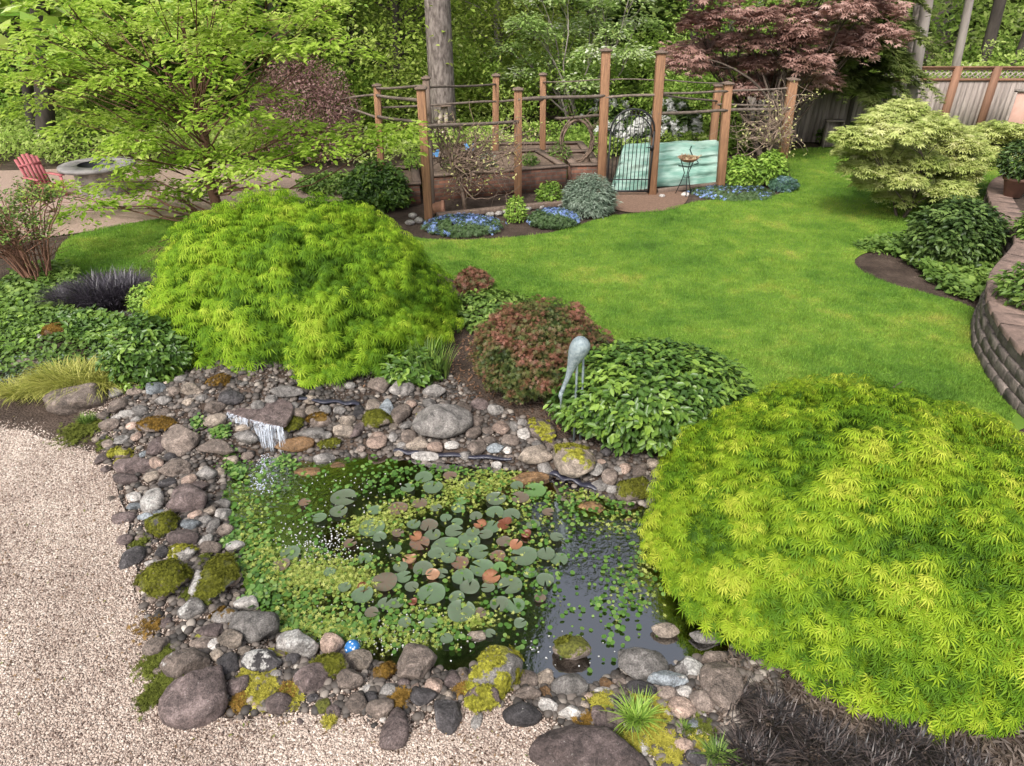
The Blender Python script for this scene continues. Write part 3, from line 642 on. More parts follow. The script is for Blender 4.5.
# moss cushions between the stones (soft low mats of tiny tufts)
def moss(name, spots, colr, lab):
    P = []; T = []
    for x, y, rr, n_ in spots:
        c = GT(x, y); mm = mpp(c); q = rng.normal(0, .42, (n_, 2)); q = q*np.array([rr*mm, rr*mm*1.25])+np.array([c.x, c.y])
        k = ~inpoly(q[:, 0], q[:, 1], POND); q = q[k]; P.append(np.stack([q[:, 0], q[:, 1], HT(q[:, 0], q[:, 1])+rng.uniform(.0, .035, len(q))], 1))
    P = np.concatenate(P); n_ = len(P); T = np.clip(.5*rng.random(n_)+.6*fbm(P*6, 3)-.1, 0, 1)
    m = leafmat('moss_'+name, [(0, tuple(c*.4 for c in colr)), (.6, colr), (1, tuple(min(1, c*1.35) for c in colr))], .9, .1, .1)
    o = foliage(name, WHORL, P, rdir(n_)*np.array([1, 1, .2]), np.array([0, 0, 1])+.6*rdir(n_), rng.uniform(.012, .028, n_), T, m, None); props(o, kind='stuff')
moss('yellow_moss', [(262,690,16,1500),(292,698,12,700),(248,678,9,400),(600,702,12,800),(655,715,14,900),(650,735,12,700),(668,752,14,900),(700,745,9,400),(630,745,10,500),(125,458,8,350),(468,690,6,200),(330,722,6,150),(640,700,10,500)], (.34,.31,.05), '')
moss('green_moss', [(158,665,16,1500),(165,688,14,1400),(175,672,12,900),(205,600,8,400),(80,432,20,1100),(95,428,10,400),(150,700,12,500),(190,595,8,300),(140,545,9,300),(700,735,14,700),(105,445,8,200),(620,745,14,800),(205,560,6,200)], (.12,.14,.025), '')
moss('orange_moss', [(400,700,9,500),(463,690,7,300),(590,730,14,700),(235,622,6,200),(290,694,10,500),(240,703,10,300),(150,628,14,160)], (.22,.13,.03), '')
# ================================================================== WATERFALL, BALL, POND PLANTS
SLABM = stone_mat('p', '', True)
slab_px = [(222,410),(234,402),(262,397),(291,400),(294,410),(284,427),(264,423),(242,417)]
bm = bmesh.new(); zt = .20
SP = smoothpoly([G(x, y, zt) for x, y in slab_px], 1)
def prism(name, poly, z0, z1, m, parent=None, bev=.012, jit=.004):
    bm = bmesh.new(); vs = [bm.verts.new((p.x, p.y, z1+random.uniform(-jit, jit))) for p in poly]; f = bm.faces.new(vs)
    if f.normal.z < 0: f.normal_flip()
    f.normal_update()
    if f.normal.z < 0: bmesh.ops.reverse_faces(bm, faces=[f])
    e = bmesh.ops.extrude_face_region(bm, geom=[f]); top = [g for g in e['geom'] if isinstance(g, bmesh.types.BMVert)]
    for v in top: v.co.z -= (z1-z0)
    bmesh.ops.recalc_face_normals(bm, faces=bm.faces[:])
    if bev: bmesh.ops.bevel(bm, geom=bm.edges[:], offset=bev, segments=2, affect='EDGES', profile=.5)
    me = bpy.data.meshes.new(name); bm.to_mesh(me); bm.free(); me.materials.append(m)
    o = bpy.data.objects.new(name, me); COL.objects.link(o)
    if parent: o.parent = parent
    return o
o = prism('waterfall_slab', SP, zt-.05, zt, SLABM); props(o, 'flat wet slab the waterfall spills over below the left maple', 'spillway stone')
# rocks that carry it, plus a dark one added for the shaded cavity behind
for k, (px, py, ww, hh_) in enumerate([(232,425,.30,.22), (290,423,.32,.22), (262,412,.45,.22)]):
    V, Fc = ICO[4]; V = V.copy(); r = np.random.default_rng(50+k)
    for _ in range(8):
        dv = nrm(r.normal(size=(1, 3)))[0]; ex = np.maximum(V @ dv-r.uniform(.6, .9), 0); V -= ex[:, None]*dv
    V *= (1+.2*(fbm(V*2+k, k)-.5))[:, None]; p = G(px, py, 0); 
    o = npmesh('boulder', V*np.array([ww/2, .2, hh_/2]), Fc, stone_mat('d', 'm', True), smooth=True, loc=(p.x, p.y+.14, .0))
    props(o, ['dark wet support rock under the left end of the waterfall slab', 'dark wet support rock under the right end of the waterfall slab', 'dark wet rock added for the shade behind the falling water'][k], 'boulder')
def waterfall():
    m, n = newmat('falling_water'); L = n.links.new
    b = N(n, 'ShaderNodeBsdfPrincipled', Roughness=.12); b.inputs['Base Color'].default_value = (.75, .80, .88, 1)
    tr = N(n, 'ShaderNodeBsdfTransparent'); mx = N(n, 'ShaderNodeMixShader'); mx.inputs[0].default_value = .55
    L(tr.outputs[0], mx.inputs[1]); L(b.outputs[0], mx.inputs[2]); out(n, mx.outputs[0])
    lip = [G(227, 413, zt), G(245, 419, zt), G(264, 424, zt), G(283, 428, zt)]
    mb = MB()
    m2, n = newmat('water_curtain'); L = n.links.new
    tc = N(n, 'ShaderNodeTexCoord'); mp = N(n, 'ShaderNodeMapping'); mp.inputs['Scale'].default_value = (1, 1, .06); L(tc.outputs['Object'], mp.inputs[0])
    nz = N(n, 'ShaderNodeTexNoise', Scale=55.0, Detail=4.0, Roughness=.7); L(mp.outputs[0], nz.inputs['Vector']); rr = ramp(n, [(.42, (0, 0, 0)), (.62, (.75, .75, .75))]); L(nz.outputs['Fac'], rr.inputs[0])
    b = N(n, 'ShaderNodeBsdfPrincipled', Roughness=.15); b.inputs['Base Color'].default_value = (.62, .67, .76, 1); tr = N(n, 'ShaderNodeBsdfTransparent'); mx = N(n, 'ShaderNodeMixShader'); L(rr.outputs[0], mx.inputs[0]); L(tr.outputs[0], mx.inputs[1]); L(b.outputs[0], mx.inputs[2]); out(n, mx.outputs[0])
    nu, nv = 70, 14; V = []
    for i_ in range(nu):
        u = i_/(nu-1)*3; q_ = min(int(u), 2); a = lip[q_].lerp(lip[q_+1], u-q_); ow = .05+.03*math.sin(u*4.1)+.012*math.sin(i_*1.7)
        for j in range(nv): s = j/(nv-1); V.append((a.x+.006*math.sin(i_*.9+j*.4), a.y+.01-ow*math.sqrt(s), a.z+.004-(zt-WZ)*s**1.3))
    Fq = [(i_*nv+j, i_*nv+j+1, (i_+1)*nv+j+1, (i_+1)*nv+j) for i_ in range(nu-1) for j in range(nv-1)]
    props(npmesh('waterfall_curtain', V, np.array(Fq), m2, smooth=True), kind='structure')
    for k in range(26):
        u = random.random()**.8 if k % 3 else random.uniform(.6, 1); f = u*3; i_ = min(int(f), 2); a = lip[i_].lerp(lip[i_+1], f-i_); a = a+Vector((0, .01, .003))
        if .12 < u < .45 and random.random() < .45: ln = random.uniform(.05, .14)
        else: ln = zt-WZ-.01
        outw = random.uniform(.03, .09); pts = []
        for j in range(8):
            s = j/7*ln/(zt-WZ-.01); pts.append((a.x+random.gauss(0, .002), a.y-outw*math.sqrt(s)-.005, a.z-ln*(j/7)**1.3))
        w0 = random.uniform(.0012, .0032); mb.tube(pts, [w0*(.7+.6*random.random()) for _ in pts], 5)
    # froth where it lands and runs out over the pond
    for k in range(300):
        d = abs(random.gauss(0, .16)); a = random.uniform(0, 6.28); c = G(262, 462+random.uniform(-12, 26), WZ)
        x, y = c.x+d*.55*math.cos(a), c.y-abs(d)*.7*random.random(); r_ = random.uniform(.002, .006)
        V, Fc = ICO[1]; mb.add(V*np.array([r_*1.5, r_*1.5, r_*.5])+np.array([x, y, WZ+.003]), Fc)
    o = mb.build('waterfall', m, smooth=True); props(o, kind='structure')
waterfall()
# blue and white ball
p = G(353, 651, WZ); r_ = .055
ballm, n = newmat('ball_glaze'); L = n.links.new
b = N(n, 'ShaderNodeBsdfPrincipled', Roughness=.1); tc = N(n, 'ShaderNodeTexCoord'); v = N(n, 'ShaderNodeTexVoronoi', Scale=38.0); L(tc.outputs['Object'], v.inputs['Vector'])
r = ramp(n, [(.30, (.75, .80, .85)), (.42, (.03, .16, .42))]); L(v.outputs['Distance'], r.inputs[0]); L(r.outputs[0], b.inputs['Base Color']); out(n, b.outputs[0])
V, Fc = ICO[4]; o = npmesh('garden_ball', V*r_, Fc, ballm, smooth=True, loc=(p.x, p.y, WZ+.035)); props(o, 'small glossy blue and white patterned ball at the near pond edge', 'ball')

# ---- lily pads
PADM = leafmat('lily_pad', [(0, (.30, .10, .035)), (.18, (.15, .105, .08)), (.35, (.115, .13, .09)), (.6, (.11, .16, .095)), (1, (.12, .22, .07))], .28, .1, .6)
PAD_ORANGE = leafmat('lily_pad_orange', [(0, (.14, .045, .025)), (.5, (.29, .13, .07)), (1, (.38, .26, .17))], .35, .1, .5)
PADS = """344 499 26 g|339 513 18 g|291 555 20 g|282 567 17 b|372 530 26 g|398 511 20 b|420 506 15 b|433 490 20 g|424 480 18 g|458 510 14 g|457 524 12 g|429 527 18 b|454 533 18 g|496 501 20 g|520 500 18 b|535 493 22 v|495 515 18 g|511 518 19 g|533 526 14 g|468 543 24 g|445 549 27 g|479 554 20 g|492 529 18 g|504 544 15 b|486 537 14 g|524 559 27 g|546 557 18 g|559 561 18 g|510 587 25 g|482 570 24 g|463 579 22 g|460 565 18 b|432 596 28 g|461 614 28 g|385 585 26 b|363 598 22 g|386 605 16 g|397 605 14 g|500 606 20 g|515 608 20 g|395 552 14 g|420 546 20 b|423 571 20 g|404 580 16 g|470 590 20 g|457 599 16 g|413 604 9 r|498 558 16 b|433 577 14 o|491 580 18 o|480 527 13 o|504 527 16 r|516 548 13 o|416 540 13 o|410 561 14 o|526 536 10 r|473 534 14 g|545 582 18 g|433 537 16 g|436 556 16 g|401 570 15 g|449 561 15 g|412 590 14 g|441 575 14 g|364 590 13 r|476 518 13 g|446 520 12 g|488 590 14 g|452 545 14 v|414 527 14 g|500 570 14 v|380 540 14 g|365 560 15 g|350 545 13 b|375 512 14 g|408 490 14 g|450 478 14 b|470 488 12 g|517 488 13 g|548 515 12 b|556 540 13 g|530 575 14 g|520 625 13 g|480 615 13 b|430 625 15 g|405 625 13 g|372 615 14 b|345 590 13 g|330 575 12 g|447 642 13 g|490 635 11 g|540 600 12 b|398 535 12 b|462 503 11 v|436 510 12 g|320 520 14 g|305 505 12 b"""
DESC = {'g': 'flat grey green', 'b': 'brownish', 'v': 'fresh green', 'o': 'curled orange', 'r': 'folded dark red'}
pad_items = []
def pad_mesh(seed, curl=0.0):
    r = np.random.default_rng(seed); n_ = 26; gap = r.uniform(.10, .30); a = np.linspace(gap, 2*math.pi-gap, n_); rr = 1+.035*np.sin(a*3+r.uniform(0, 6))+r.normal(0, .012, n_)
    ring = lambda s, z: np.stack([np.cos(a)*rr*s, np.sin(a)*rr*s, np.full(n_, z)+curl*np.maximum(0, np.cos(a-r.uniform(0, 6)))*s*s], 1)
    V = [np.array([[.02, 0, 0]]), ring(.5, .003), ring(.96, .0), ring(1, .022)]
    t = [np.full(1, .0), np.full(n_, .0), np.full(n_, 0.0), np.full(n_, .12)]
    for b_ in (1, 2, 3): t[b_] = t[b_]+.10*(np.arange(n_) % 3 == 0)
    F3 = [(0, 1+j, 2+j) for j in range(n_-1)]; F4 = []
    for q_ in range(2):
        for j in range(n_-1): A = 1+q_*n_+j; F4.append((A, A+n_, A+n_+1, A+1))
    return np.concatenate(V), [np.array(F3), np.array(F4)], np.concatenate(t)
for k, e in enumerate(PADS.split('|')):
    x, y, w_, c = e.split(); x, y, w_ = float(x), float(y), float(w_); p = G(x, y, WZ); rr = w_*mpp(p)/2
    curl = {'o': .35, 'r': .5}.get(c, random.choice([0, 0, .05])); V, Fs, t = pad_mesh(k+300, curl)
    base = {'g': random.uniform(.38, .62), 'b': random.uniform(.12, .24), 'v': .9, 'o': random.uniform(.4, .7), 'r': .0}[c]
    a = random.uniform(0, 6.28); V = V*np.array([rr, rr, rr]); V = np.stack([V[:, 0]*math.cos(a)-V[:, 1]*math.sin(a), V[:, 0]*math.sin(a)+V[:, 1]*math.cos(a), V[:, 2]], 1)
    V[:, 2] += rng.uniform(0, .05)*V[:, 0]*(1 if c in 'gbv' else 3)
    o = npmesh('lily_pad', V, Fs, PAD_ORANGE if c in 'or' else PADM, None, np.clip(t+base, 0, 1), True, loc=(p.x, p.y, WZ+.020+.0022*(k % 9)))
    props(o, None, 'lily pad', 'lily pads floating on the pond'); sz = 'large' if w_ >= 24 else 'medium' if w_ >= 17 else 'small'
    pad_items.append((o, f'{sz} {DESC[c]}', x, y))
autolabel(pad_items, [('the pond middle', 445, 540), ('the largest sunken stone', 310, 480), ('the yellow capped boulder', 494, 674), ('the far bank orange stone', 529, 481), ('the blue ball', 353, 647), ('the round sunken stone', 590, 520)], 'lily pad')
# ---- small floating plants
def dens_pts(spots):
    P = []
    for x, y, sx, sy, n_ in spots:
        px = rng.normal(x, sx, n_); py = rng.normal(y, sy, n_)
        for a, b_ in zip(px, py):
            p = G(a, b_, WZ); P.append((p.x, p.y))
    P = np.array(P); return P[inpoly(P[:, 0], P[:, 1], POND)]
PEN = leafmat('pennywort', [(0, (.03, .075, .012)), (.5, (.08, .18, .028)), (1, (.22, .32, .08))], .35, .25, .5)
pts = dens_pts([(240,530,14,30,420),(262,575,16,20,430),(290,500,30,20,260),(300,610,30,18,400),(330,630,28,10,300),(268,470,22,12,170),(390,480,22,14,260),(420,470,40,8,200),(470,480,45,12,420),(540,540,25,25,220),(390,520,40,25,130),
                 (470,560,60,30,200),(400,610,35,18,260),(525,600,18,20,170),(575,600,26,30,90),(622,590,16,26,230),(650,560,18,22,130),(560,500,40,9,190),(600,510,25,10,150),(440,630,40,12,240),(340,570,40,25,260),(600,640,30,16,60),(225,500,8,14,60)])
pts = pts[rng.permutation(len(pts))[:int(len(pts)*.50)]]; n_ = len(pts); xd = rdir(n_)*np.array([1, 1, .1]); o = foliage('pennywort', ROUND, np.concatenate([pts, np.full((n_, 1), WZ)+rng.uniform(.004, .034, (n_, 1))], 1), xd, np.array([0, -.15, 1])+.28*rdir(n_), rng.uniform(.018, .046, n_), .6*rng.random(n_)+.5*fbm(np.c_[pts*5, np.zeros(n_)], 9)-.05, PEN, None)
props(o, kind='stuff')
DUCK = leafmat('duckweed', [(0, (.14, .20, .03)), (.5, (.28, .34, .06)), (1, (.45, .48, .14))], .5, .2, .3)
sp_ = [(300,578,18,9,1500),(335,575,16,9,1300),(358,585,12,8,700),(380,525,14,5,700),(362,528,10,5,420),(455,487,16,5,600),(480,492,18,6,560),(500,480,14,5,600),(395,512,14,5,480),(435,505,18,5,420),(420,558,30,14,200),(465,555,25,10,160),(470,622,14,4,350),(265,560,12,12,500),(305,622,30,12,800),(345,632,24,7,500),(400,640,30,8,500),(520,560,20,20,320),(620,525,20,8,260),(590,495,16,5,260),(640,585,14,14,200),(250,520,10,20,300),(520,515,30,16,420),(445,615,30,10,300)]
pts = dens_pts(sp_); pts = pts[rng.permutation(len(pts))[:int(len(pts)*.52)]]; n_ = len(pts)
props(foliage('duckweed', WHORL, np.concatenate([pts, np.full((n_, 1), WZ)+rng.uniform(.004, .035, (n_, 1))], 1), rdir(n_)*np.array([1, 1, .2]), np.array([0, 0, 1])+.5*rdir(n_), rng.uniform(.010, .026, n_), rng.random(n_), DUCK, None), kind='stuff')
pts = dens_pts([(330,552,22,12,300),(300,540,25,12,120),(345,495,30,16,90),(400,640,40,9,160),(370,620,40,14,160),(560,650,25,10,30)]); n_ = len(pts)
props(foliage('painted_glints', ROUND, np.concatenate([pts, np.full((n_, 1), WZ+.004)], 1), rdir(n_)*np.array([1, 1, 0]), np.array([0, 0, 1])+.02*rdir(n_), rng.uniform(.006, .015, n_), rng.random(n_), leafmat('glint_white', [(0, (.45, .44, .40)), (1, (.75, .76, .74))], .4, .2, .5), None), kind='stuff')  # small pale discs painting sky glints onto the water
# water cress in the damp stones
def cress(spots, name):
    P = []
    for x, y, r_, n_ in spots:
        c = GT(x, y); mm = mpp(c); q = rng.normal(0, .5*r_*mm, (n_, 2))+np.array([c.x, c.y]); P.append(np.c_[q, np.maximum(HT(q[:, 0], q[:, 1]), WZ)+rng.uniform(.02, .07, n_)])
    P = np.concatenate(P); n_ = len(P); props(foliage(name, ROUND, P, rdir(n_), np.array([0, -.2, 1])+.35*rdir(n_), rng.uniform(.02, .045, n_), rng.random(n_), PEN, None), kind='stuff')
cress([(221,435,9,130),(238,478,8,120),(198,427,8,60),(228,455,8,60),(230,545,7,160),(232,470,10,90),(262,600,12,160),(700,600,8,30),(285,470,14,100)], 'watercress')

# ================================================================== THE TWO LACELEAF MAPLES
BARK = mat('bark_grey', (.15, .115, .09), .9, (.06, .045, .035), 14, (1, 1, .35), .8, 30)
BARKR = mat('bark_red', (.20, .10, .065), .85, (.10, .05, .035), 14, (1, 1, .35), .6, 30)
def dome(name, label, base, Rx, Ry, H, n_, size, m, leaf=LACE, layers=5, group=None, peak=(0, 0), under=.10, seed=0, droop=.5, bumps=.16, trunk_h=.5, cat='tree', cells=420):
    root_ = empty(name, base, label, cat, group)
    # surface point from direction
    u = rng.random(n_); az = rng.uniform(0, 2*math.pi, n_)
    # uniform by area on a superellipsoid-like dome that curls under at the skirt
    ph = np.arccos(1-u*(1+under))            # 0 top .. >pi/2 under the skirt
    rr = np.sin(np.minimum(ph, math.pi/2+.5))**1.0; zz = np.cos(ph)
    d = np.stack([rr*np.cos(az), rr*np.sin(az), zz], 1)
    nrml = nrm(d/np.array([Rx, Ry, H])*np.array([1, 1, 1]))
    lump = fbm(d*3.1+seed*5.7, seed, 3)-.5; lump2 = vnoise(d*8+seed, seed+3)-.5
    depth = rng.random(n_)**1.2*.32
    M_ = int(cells); uc = rng.random(M_); ac = rng.uniform(0, 2*math.pi, M_); pc = np.arccos(1-uc*(1+under)); rc = np.sin(np.minimum(pc, math.pi/2+.5)); C_ = np.stack([rc*np.cos(ac), rc*np.sin(ac), np.cos(pc)], 1)
    cd = np.concatenate([np.sqrt(((d[s:s+4000, None]-C_[None])**2).sum(-1)).min(1) for s in range(0, n_, 4000)]); cr = 1.55/math.sqrt(M_)*1.6; cell = np.clip(cd/cr, 0, 1)
    kp = rng.random(n_) > .6*cell**2; d = d[kp]; nrml = nrml[kp]; lump = lump[kp]; lump2 = lump2[kp]; depth = depth[kp]; cell = cell[kp]; az = az[kp]; zz = zz[kp]; n_ = len(d)
    rad = 1+bumps*2*lump+.05*lump2-depth-.10*cell**1.5
    P = d*rad[:, None]*np.array([Rx, Ry, H])
    P[:, 0] += peak[0]*np.maximum(zz, 0); P[:, 1] += peak[1]*np.maximum(zz, 0)
    P[:, 2] = np.maximum(P[:, 2], .02+.08*rng.random(n_))
    # leaf hangs outwards and down
    outw = nrm(np.stack([d[:, 0], d[:, 1], 0*az], 1)+.5*rdir(n_)*np.array([1, 1, 0]))
    xdir = outw*(1-droop*.6)+np.array([0, 0, -1])*(droop*(1-np.clip(zz, 0, 1)*.6))[:, None]+.25*rdir(n_)
    nor = nrml*.8+np.array([0, 0, .8])+.42*rdir(n_)
    T = .50+.9*(fbm(P*1.5/max(size*6, .3)+seed, seed+9, 2)-.5)+.9*(lump2)*.6-.24*depth/.3+.20*(.45-cell)+rng.normal(0, .15, n_)  # inner leaves tinted darker, painting gap shade into the colour; new growth lighter
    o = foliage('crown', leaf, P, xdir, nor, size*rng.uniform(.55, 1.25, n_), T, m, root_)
    # trunk and arching limbs under the dome
    mb = MB(); mb.tube([(0, 0, -.1), (.03, .02, trunk_h*.4), (-.02, .05, trunk_h)], [.11, .085, .07], 9)
    for k in range(11):
        a = k/11*6.28+random.uniform(-.2, .2); e = np.array([math.cos(a)*Rx*.72, math.sin(a)*Ry*.72, H*random.uniform(.22, .5)]); s = np.array([-.02, .05, trunk_h])
        c = np.array([e[0]*.45, e[1]*.45, H*.80]); t = np.linspace(0, 1, 9)[:, None]; pts = s*(1-t)**2+2*c*t*(1-t)+e*t*t; pts[1:-1] += rng.normal(0, .03, (7, 3))
        mb.tube(pts, np.linspace(.045, .008, 9), 6)
        for q_ in range(4):
            j = random.randint(3, 7); e2 = pts[j]+np.array([random.uniform(-.4, .4), random.uniform(-.4, .4), random.uniform(-.1, .25)]); mb.tube([pts[j], (pts[j]+e2)/2+np.array([0, 0, .05]), e2], [.014, .009, .004], 5)
    mb.build('trunk', BARK, root_, True)
    return root_
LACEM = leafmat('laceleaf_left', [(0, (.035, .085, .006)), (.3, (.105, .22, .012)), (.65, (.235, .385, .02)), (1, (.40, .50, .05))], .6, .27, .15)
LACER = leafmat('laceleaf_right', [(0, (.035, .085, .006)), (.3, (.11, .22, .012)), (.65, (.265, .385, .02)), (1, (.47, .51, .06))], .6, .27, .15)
pl = GT(312, 322); pl.z = ht(pl.x, pl.y)
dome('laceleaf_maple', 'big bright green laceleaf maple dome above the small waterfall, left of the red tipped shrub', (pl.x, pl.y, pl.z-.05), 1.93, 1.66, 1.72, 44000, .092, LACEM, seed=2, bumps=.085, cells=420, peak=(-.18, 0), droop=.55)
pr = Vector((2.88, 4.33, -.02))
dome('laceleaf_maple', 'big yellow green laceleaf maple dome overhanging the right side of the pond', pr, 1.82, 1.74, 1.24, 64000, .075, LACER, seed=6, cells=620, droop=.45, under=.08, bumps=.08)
# ================================================================== SHRUBS AND BEDDING PLANTS
STEM = mat('stem_brown', (.16, .10, .07), .85, (.08, .05, .035), 20)
STEMR = mat('stem_reddish', (.30, .15, .10), .8, (.17, .09, .06), 20)
def lm(name, a, b, c, **k): return leafmat(name, [(0, a), (.5, b), (1, c)], **k)
M_DARK = lm('leaf_dark', (.02,.042,.010), (.055,.10,.022), (.16,.24,.06), rough=.45, trans=.2, spec=.4)
M_GLOSS = lm('leaf_glossy', (.03,.07,.012), (.08,.16,.025), (.22,.34,.05), rough=.38, trans=.2, spec=.5)
M_MID = lm('leaf_mid', (.05,.10,.02), (.13,.22,.04), (.27,.38,.08))
M_FRESH = lm('leaf_fresh', (.12,.22,.03), (.26,.42,.06), (.45,.58,.12))
M_RED = leafmat('leaf_red_tipped', [(0, (.035,.06,.015)), (.35, (.10,.125,.03)), (.6, (.13,.085,.035)), (.85, (.17,.065,.04)), (1, (.27,.12,.08))], .5, .2)
M_GREY = lm('leaf_grey_green', (.10,.15,.10), (.22,.29,.21), (.40,.46,.38))
M_PALE = lm('leaf_pale_yellow', (.22,.26,.05), (.45,.48,.12), (.68,.66,.26))
M_PURPLE = lm('leaf_purple', (.12,.06,.055), (.28,.155,.14), (.46,.31,.28))
M_BLACK = lm('leaf_black', (.018,.015,.022), (.05,.042,.055), (.16,.14,.17), rough=.35, spec=.6)
M_BLACKB = lm('leaf_black_brown', (.012,.010,.010), (.035,.028,.026), (.13,.10,.09), rough=.4, spec=.5)
M_GOLD = lm('grass_gold', (.14,.17,.03), (.36,.38,.07), (.60,.56,.17))
M_BLUEF = leafmat('flower_blue', [(0, (.06,.11,.035)), (.45, (.14,.21,.09)), (.5, (.15,.22,.48)), (1, (.30,.42,.78))], .5, .2)
M_WHITE = lm('flower_white', (.5,.5,.46), (.75,.75,.72), (.85,.85,.83))
M_BROWNF = lm('fern_brown', (.05,.06,.015), (.12,.13,.035), (.20,.19,.06))
def shrub(name, label, base, W, D, H, n_, leaf, size, m, seed=0, z0=.0, bumps=.18, up=.6, rnd=.6, cat='shrub', group=None, tfun=None, shell=.45, stems=True, flat=1.0, stem_m=None, noiseS=2.6):
    r_ = empty(name, base, label, cat, group)
    az = rng.uniform(0, 2*math.pi, n_); cz = rng.uniform(-.55, 1, n_); sr = np.sqrt(1-cz**2); d = np.stack([sr*np.cos(az), sr*np.sin(az), cz], 1)
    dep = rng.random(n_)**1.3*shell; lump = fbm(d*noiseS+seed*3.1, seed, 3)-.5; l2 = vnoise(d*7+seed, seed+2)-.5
    sd_ = rdir(26); sd_[:, 2] = np.abs(sd_[:, 2])*.9; shoot = ((d @ sd_.T).clip(0, 1)**90).max(1)
    rad = 1+2.5*bumps*lump+.16*l2-dep+.13*shoot*rng.random(n_); P = d*rad[:, None]*np.array([W/2, D/2, H*.60]); P[:, 2] += H*.40+z0
    k = P[:, 2] > .01; P = P[k]; d = d[k]; dep = dep[k]; l2 = l2[k]; n2 = len(P)
    xd = d*np.array([1, 1, flat])+rnd*rdir(n2)+np.array([0, 0, up*.5]); no = d*.5+np.array([0, 0, up])+rnd*rdir(n2)
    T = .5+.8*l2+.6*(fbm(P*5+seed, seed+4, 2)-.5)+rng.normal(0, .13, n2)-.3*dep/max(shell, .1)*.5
    if tfun is not None: T = tfun(P, d, T, dep)
    foliage('foliage', leaf, P, xd, no, size*rng.uniform(.65, 1.25, n2), T, m, r_)
    if stems:
        mb = MB()
        for k in range(9):
            a = random.uniform(0, 6.28); e = (math.cos(a)*W*.36, math.sin(a)*D*.36, H*random.uniform(.5, .85)); mb.tube(curve((random.uniform(-.05, .05), random.uniform(-.05, .05), -.05), e, .05, 6, .01), np.linspace(.012+.006*H, .004, 6), 5)
        mb.build('stems', stem_m or STEM, r_, True)
    return r_
def place(px0, px1, pyb, pyt, front=True):
    """base point, width and height of a plant that spans px0..px1 and stands with its front foot at row pyb, top at row pyt"""
    cx = (px0+px1)/2; f = GT(cx, pyb); Wd = (px1-px0)*mpp(f)*1.02; D = Wd*.85
    Wd = (px1-px0)*(mpp(f)+D/2*cp/F)
    base = Vector((f.x*(1+D*.35/max(f.y, 1)), f.y+D*.38, 0)); base.z = ht(base.x, base.y)
    d = ray(cx, pyt); yy = base.y+Wd*.1; H = CH+d.z*(yy/d.y)-base.z
    return base, Wd, D, max(H, .05)
def sh(name, label, box, n_, leaf, size, m, **k):
    b_, W, D, H = place(*box); return shrub(name, label, b_, W, D*k.pop('dk', 1), H*k.pop('hk', 1), n_, leaf, size, m, **k)
# mid bed around the pond
sh('red_tipped_shrub', 'rounded shrub with reddish brown tips behind the pond, left of the heron sculpture', (474, 606, 412, 298), 24000, WHORL, .029, M_RED, seed=3, bumps=.16, noiseS=3.6, tfun=lambda P, d, T, dep: .22+.38*np.clip(P[:, 2]/.8, 0, 1)+(T-.5)*1.25)
sh('glossy_shrub', 'low spreading shrub of glossy green leaves in front of the heron sculpture', (552, 738, 458, 342), 9500, OVATE, .085, M_GLOSS, seed=5, bumps=.09, up=.8, rnd=.55, shell=.38, tfun=lambda P, d, T, dep: T+.25*(rng.random(len(T)) < .16))
sh('red_tipped_shrub', 'small low dark red shrub at the lawn edge right of the left maple', (455, 492, 294, 268), 1200, WHORL, .045, M_RED, seed=9, tfun=lambda P, d, T, dep: T+.25)
sh('leafy_perennial', 'low broad leaved green plants between the left maple and the red tipped shrub', (440, 540, 330, 296), 2200, OVATE, .085, M_MID, seed=11, bumps=.2, cat='plant')
sh('leafy_perennial', 'low dark leafy plant under the right edge of the left maple', (378, 440, 388, 352), 900, OVATE, .10, M_GLOSS, seed=12, cat='plant')
sh('leafy_perennial', 'dark green leafy plant under the left edge of the left maple by the yellow grass', (118, 205, 384, 318), 4200, OVATE, .075, M_GLOSS, seed=13, bumps=.3, cat='plant')
sh('yellow_green_shrub', 'small yellow green shrub between the black grass clump and the left maple', (134, 180, 318, 282), 1800, KITE, .055, M_FRESH, seed=14)
def grass_clump(name, label, px, py, wpx, n_, L_, wid, m, cat='ornamental grass', arch=.75, spread=None, dy=.7, group=None, bend=(0, 0), chaos=.8):
    c = GT(px, py); mm = mpp(c); r_ = empty(name, c, label, cat, group); sx = wpx*mm/2 if spread is None else spread
    a = rng.uniform(0, 6.28, n_); q = np.sqrt(rng.random(n_)); x0 = q*np.cos(a)*sx*.75; y0 = q*np.sin(a)*sx*dy*.75
    hd = np.stack([x0/sx, y0/(sx*dy), 0*a], 1)+chaos*rdir(n_)*np.array([1, 1, 0])+np.array([bend[0], bend[1], 0]); ln = L_*rng.uniform(.6, 1.2, n_); k_ = 5
    t = np.linspace(0, 1, k_); P = np.zeros((n_, k_, 3)); hd = nrm(hd)*(arch*rng.uniform(.4, 1.3, n_))[:, None]
    for j, tt in enumerate(t):
        P[:, j, :2] = np.stack([x0, y0], 1)+hd[:, :2]*ln[:, None]*(tt**1.5)
        P[:, j, 2] = ln*(tt-np.linalg.norm(hd, axis=1)*.55*tt**2.2)
    side = nrm(np.cross(hd, [0, 0, 1])+1e-3)*wid/2; wj = np.array([.7, 1, .9, .6, .05])
    V = np.stack([P+side[:, None]*wj[None, :, None], P-side[:, None]*wj[None, :, None]], 2).reshape(n_, k_*2, 3)
    Fq = np.array([(2*j, 2*j+1, 2*j+3, 2*j+2) for j in range(k_-1)]); Fq = (Fq[None]+np.arange(n_)[:, None, None]*k_*2).reshape(-1, 4)
    V[..., 2] = np.maximum(V[..., 2], -.02)
    o = npmesh('blades', V.reshape(-1, 3), Fq, m, r_, np.repeat(rng.random(n_), k_*2)); return r_
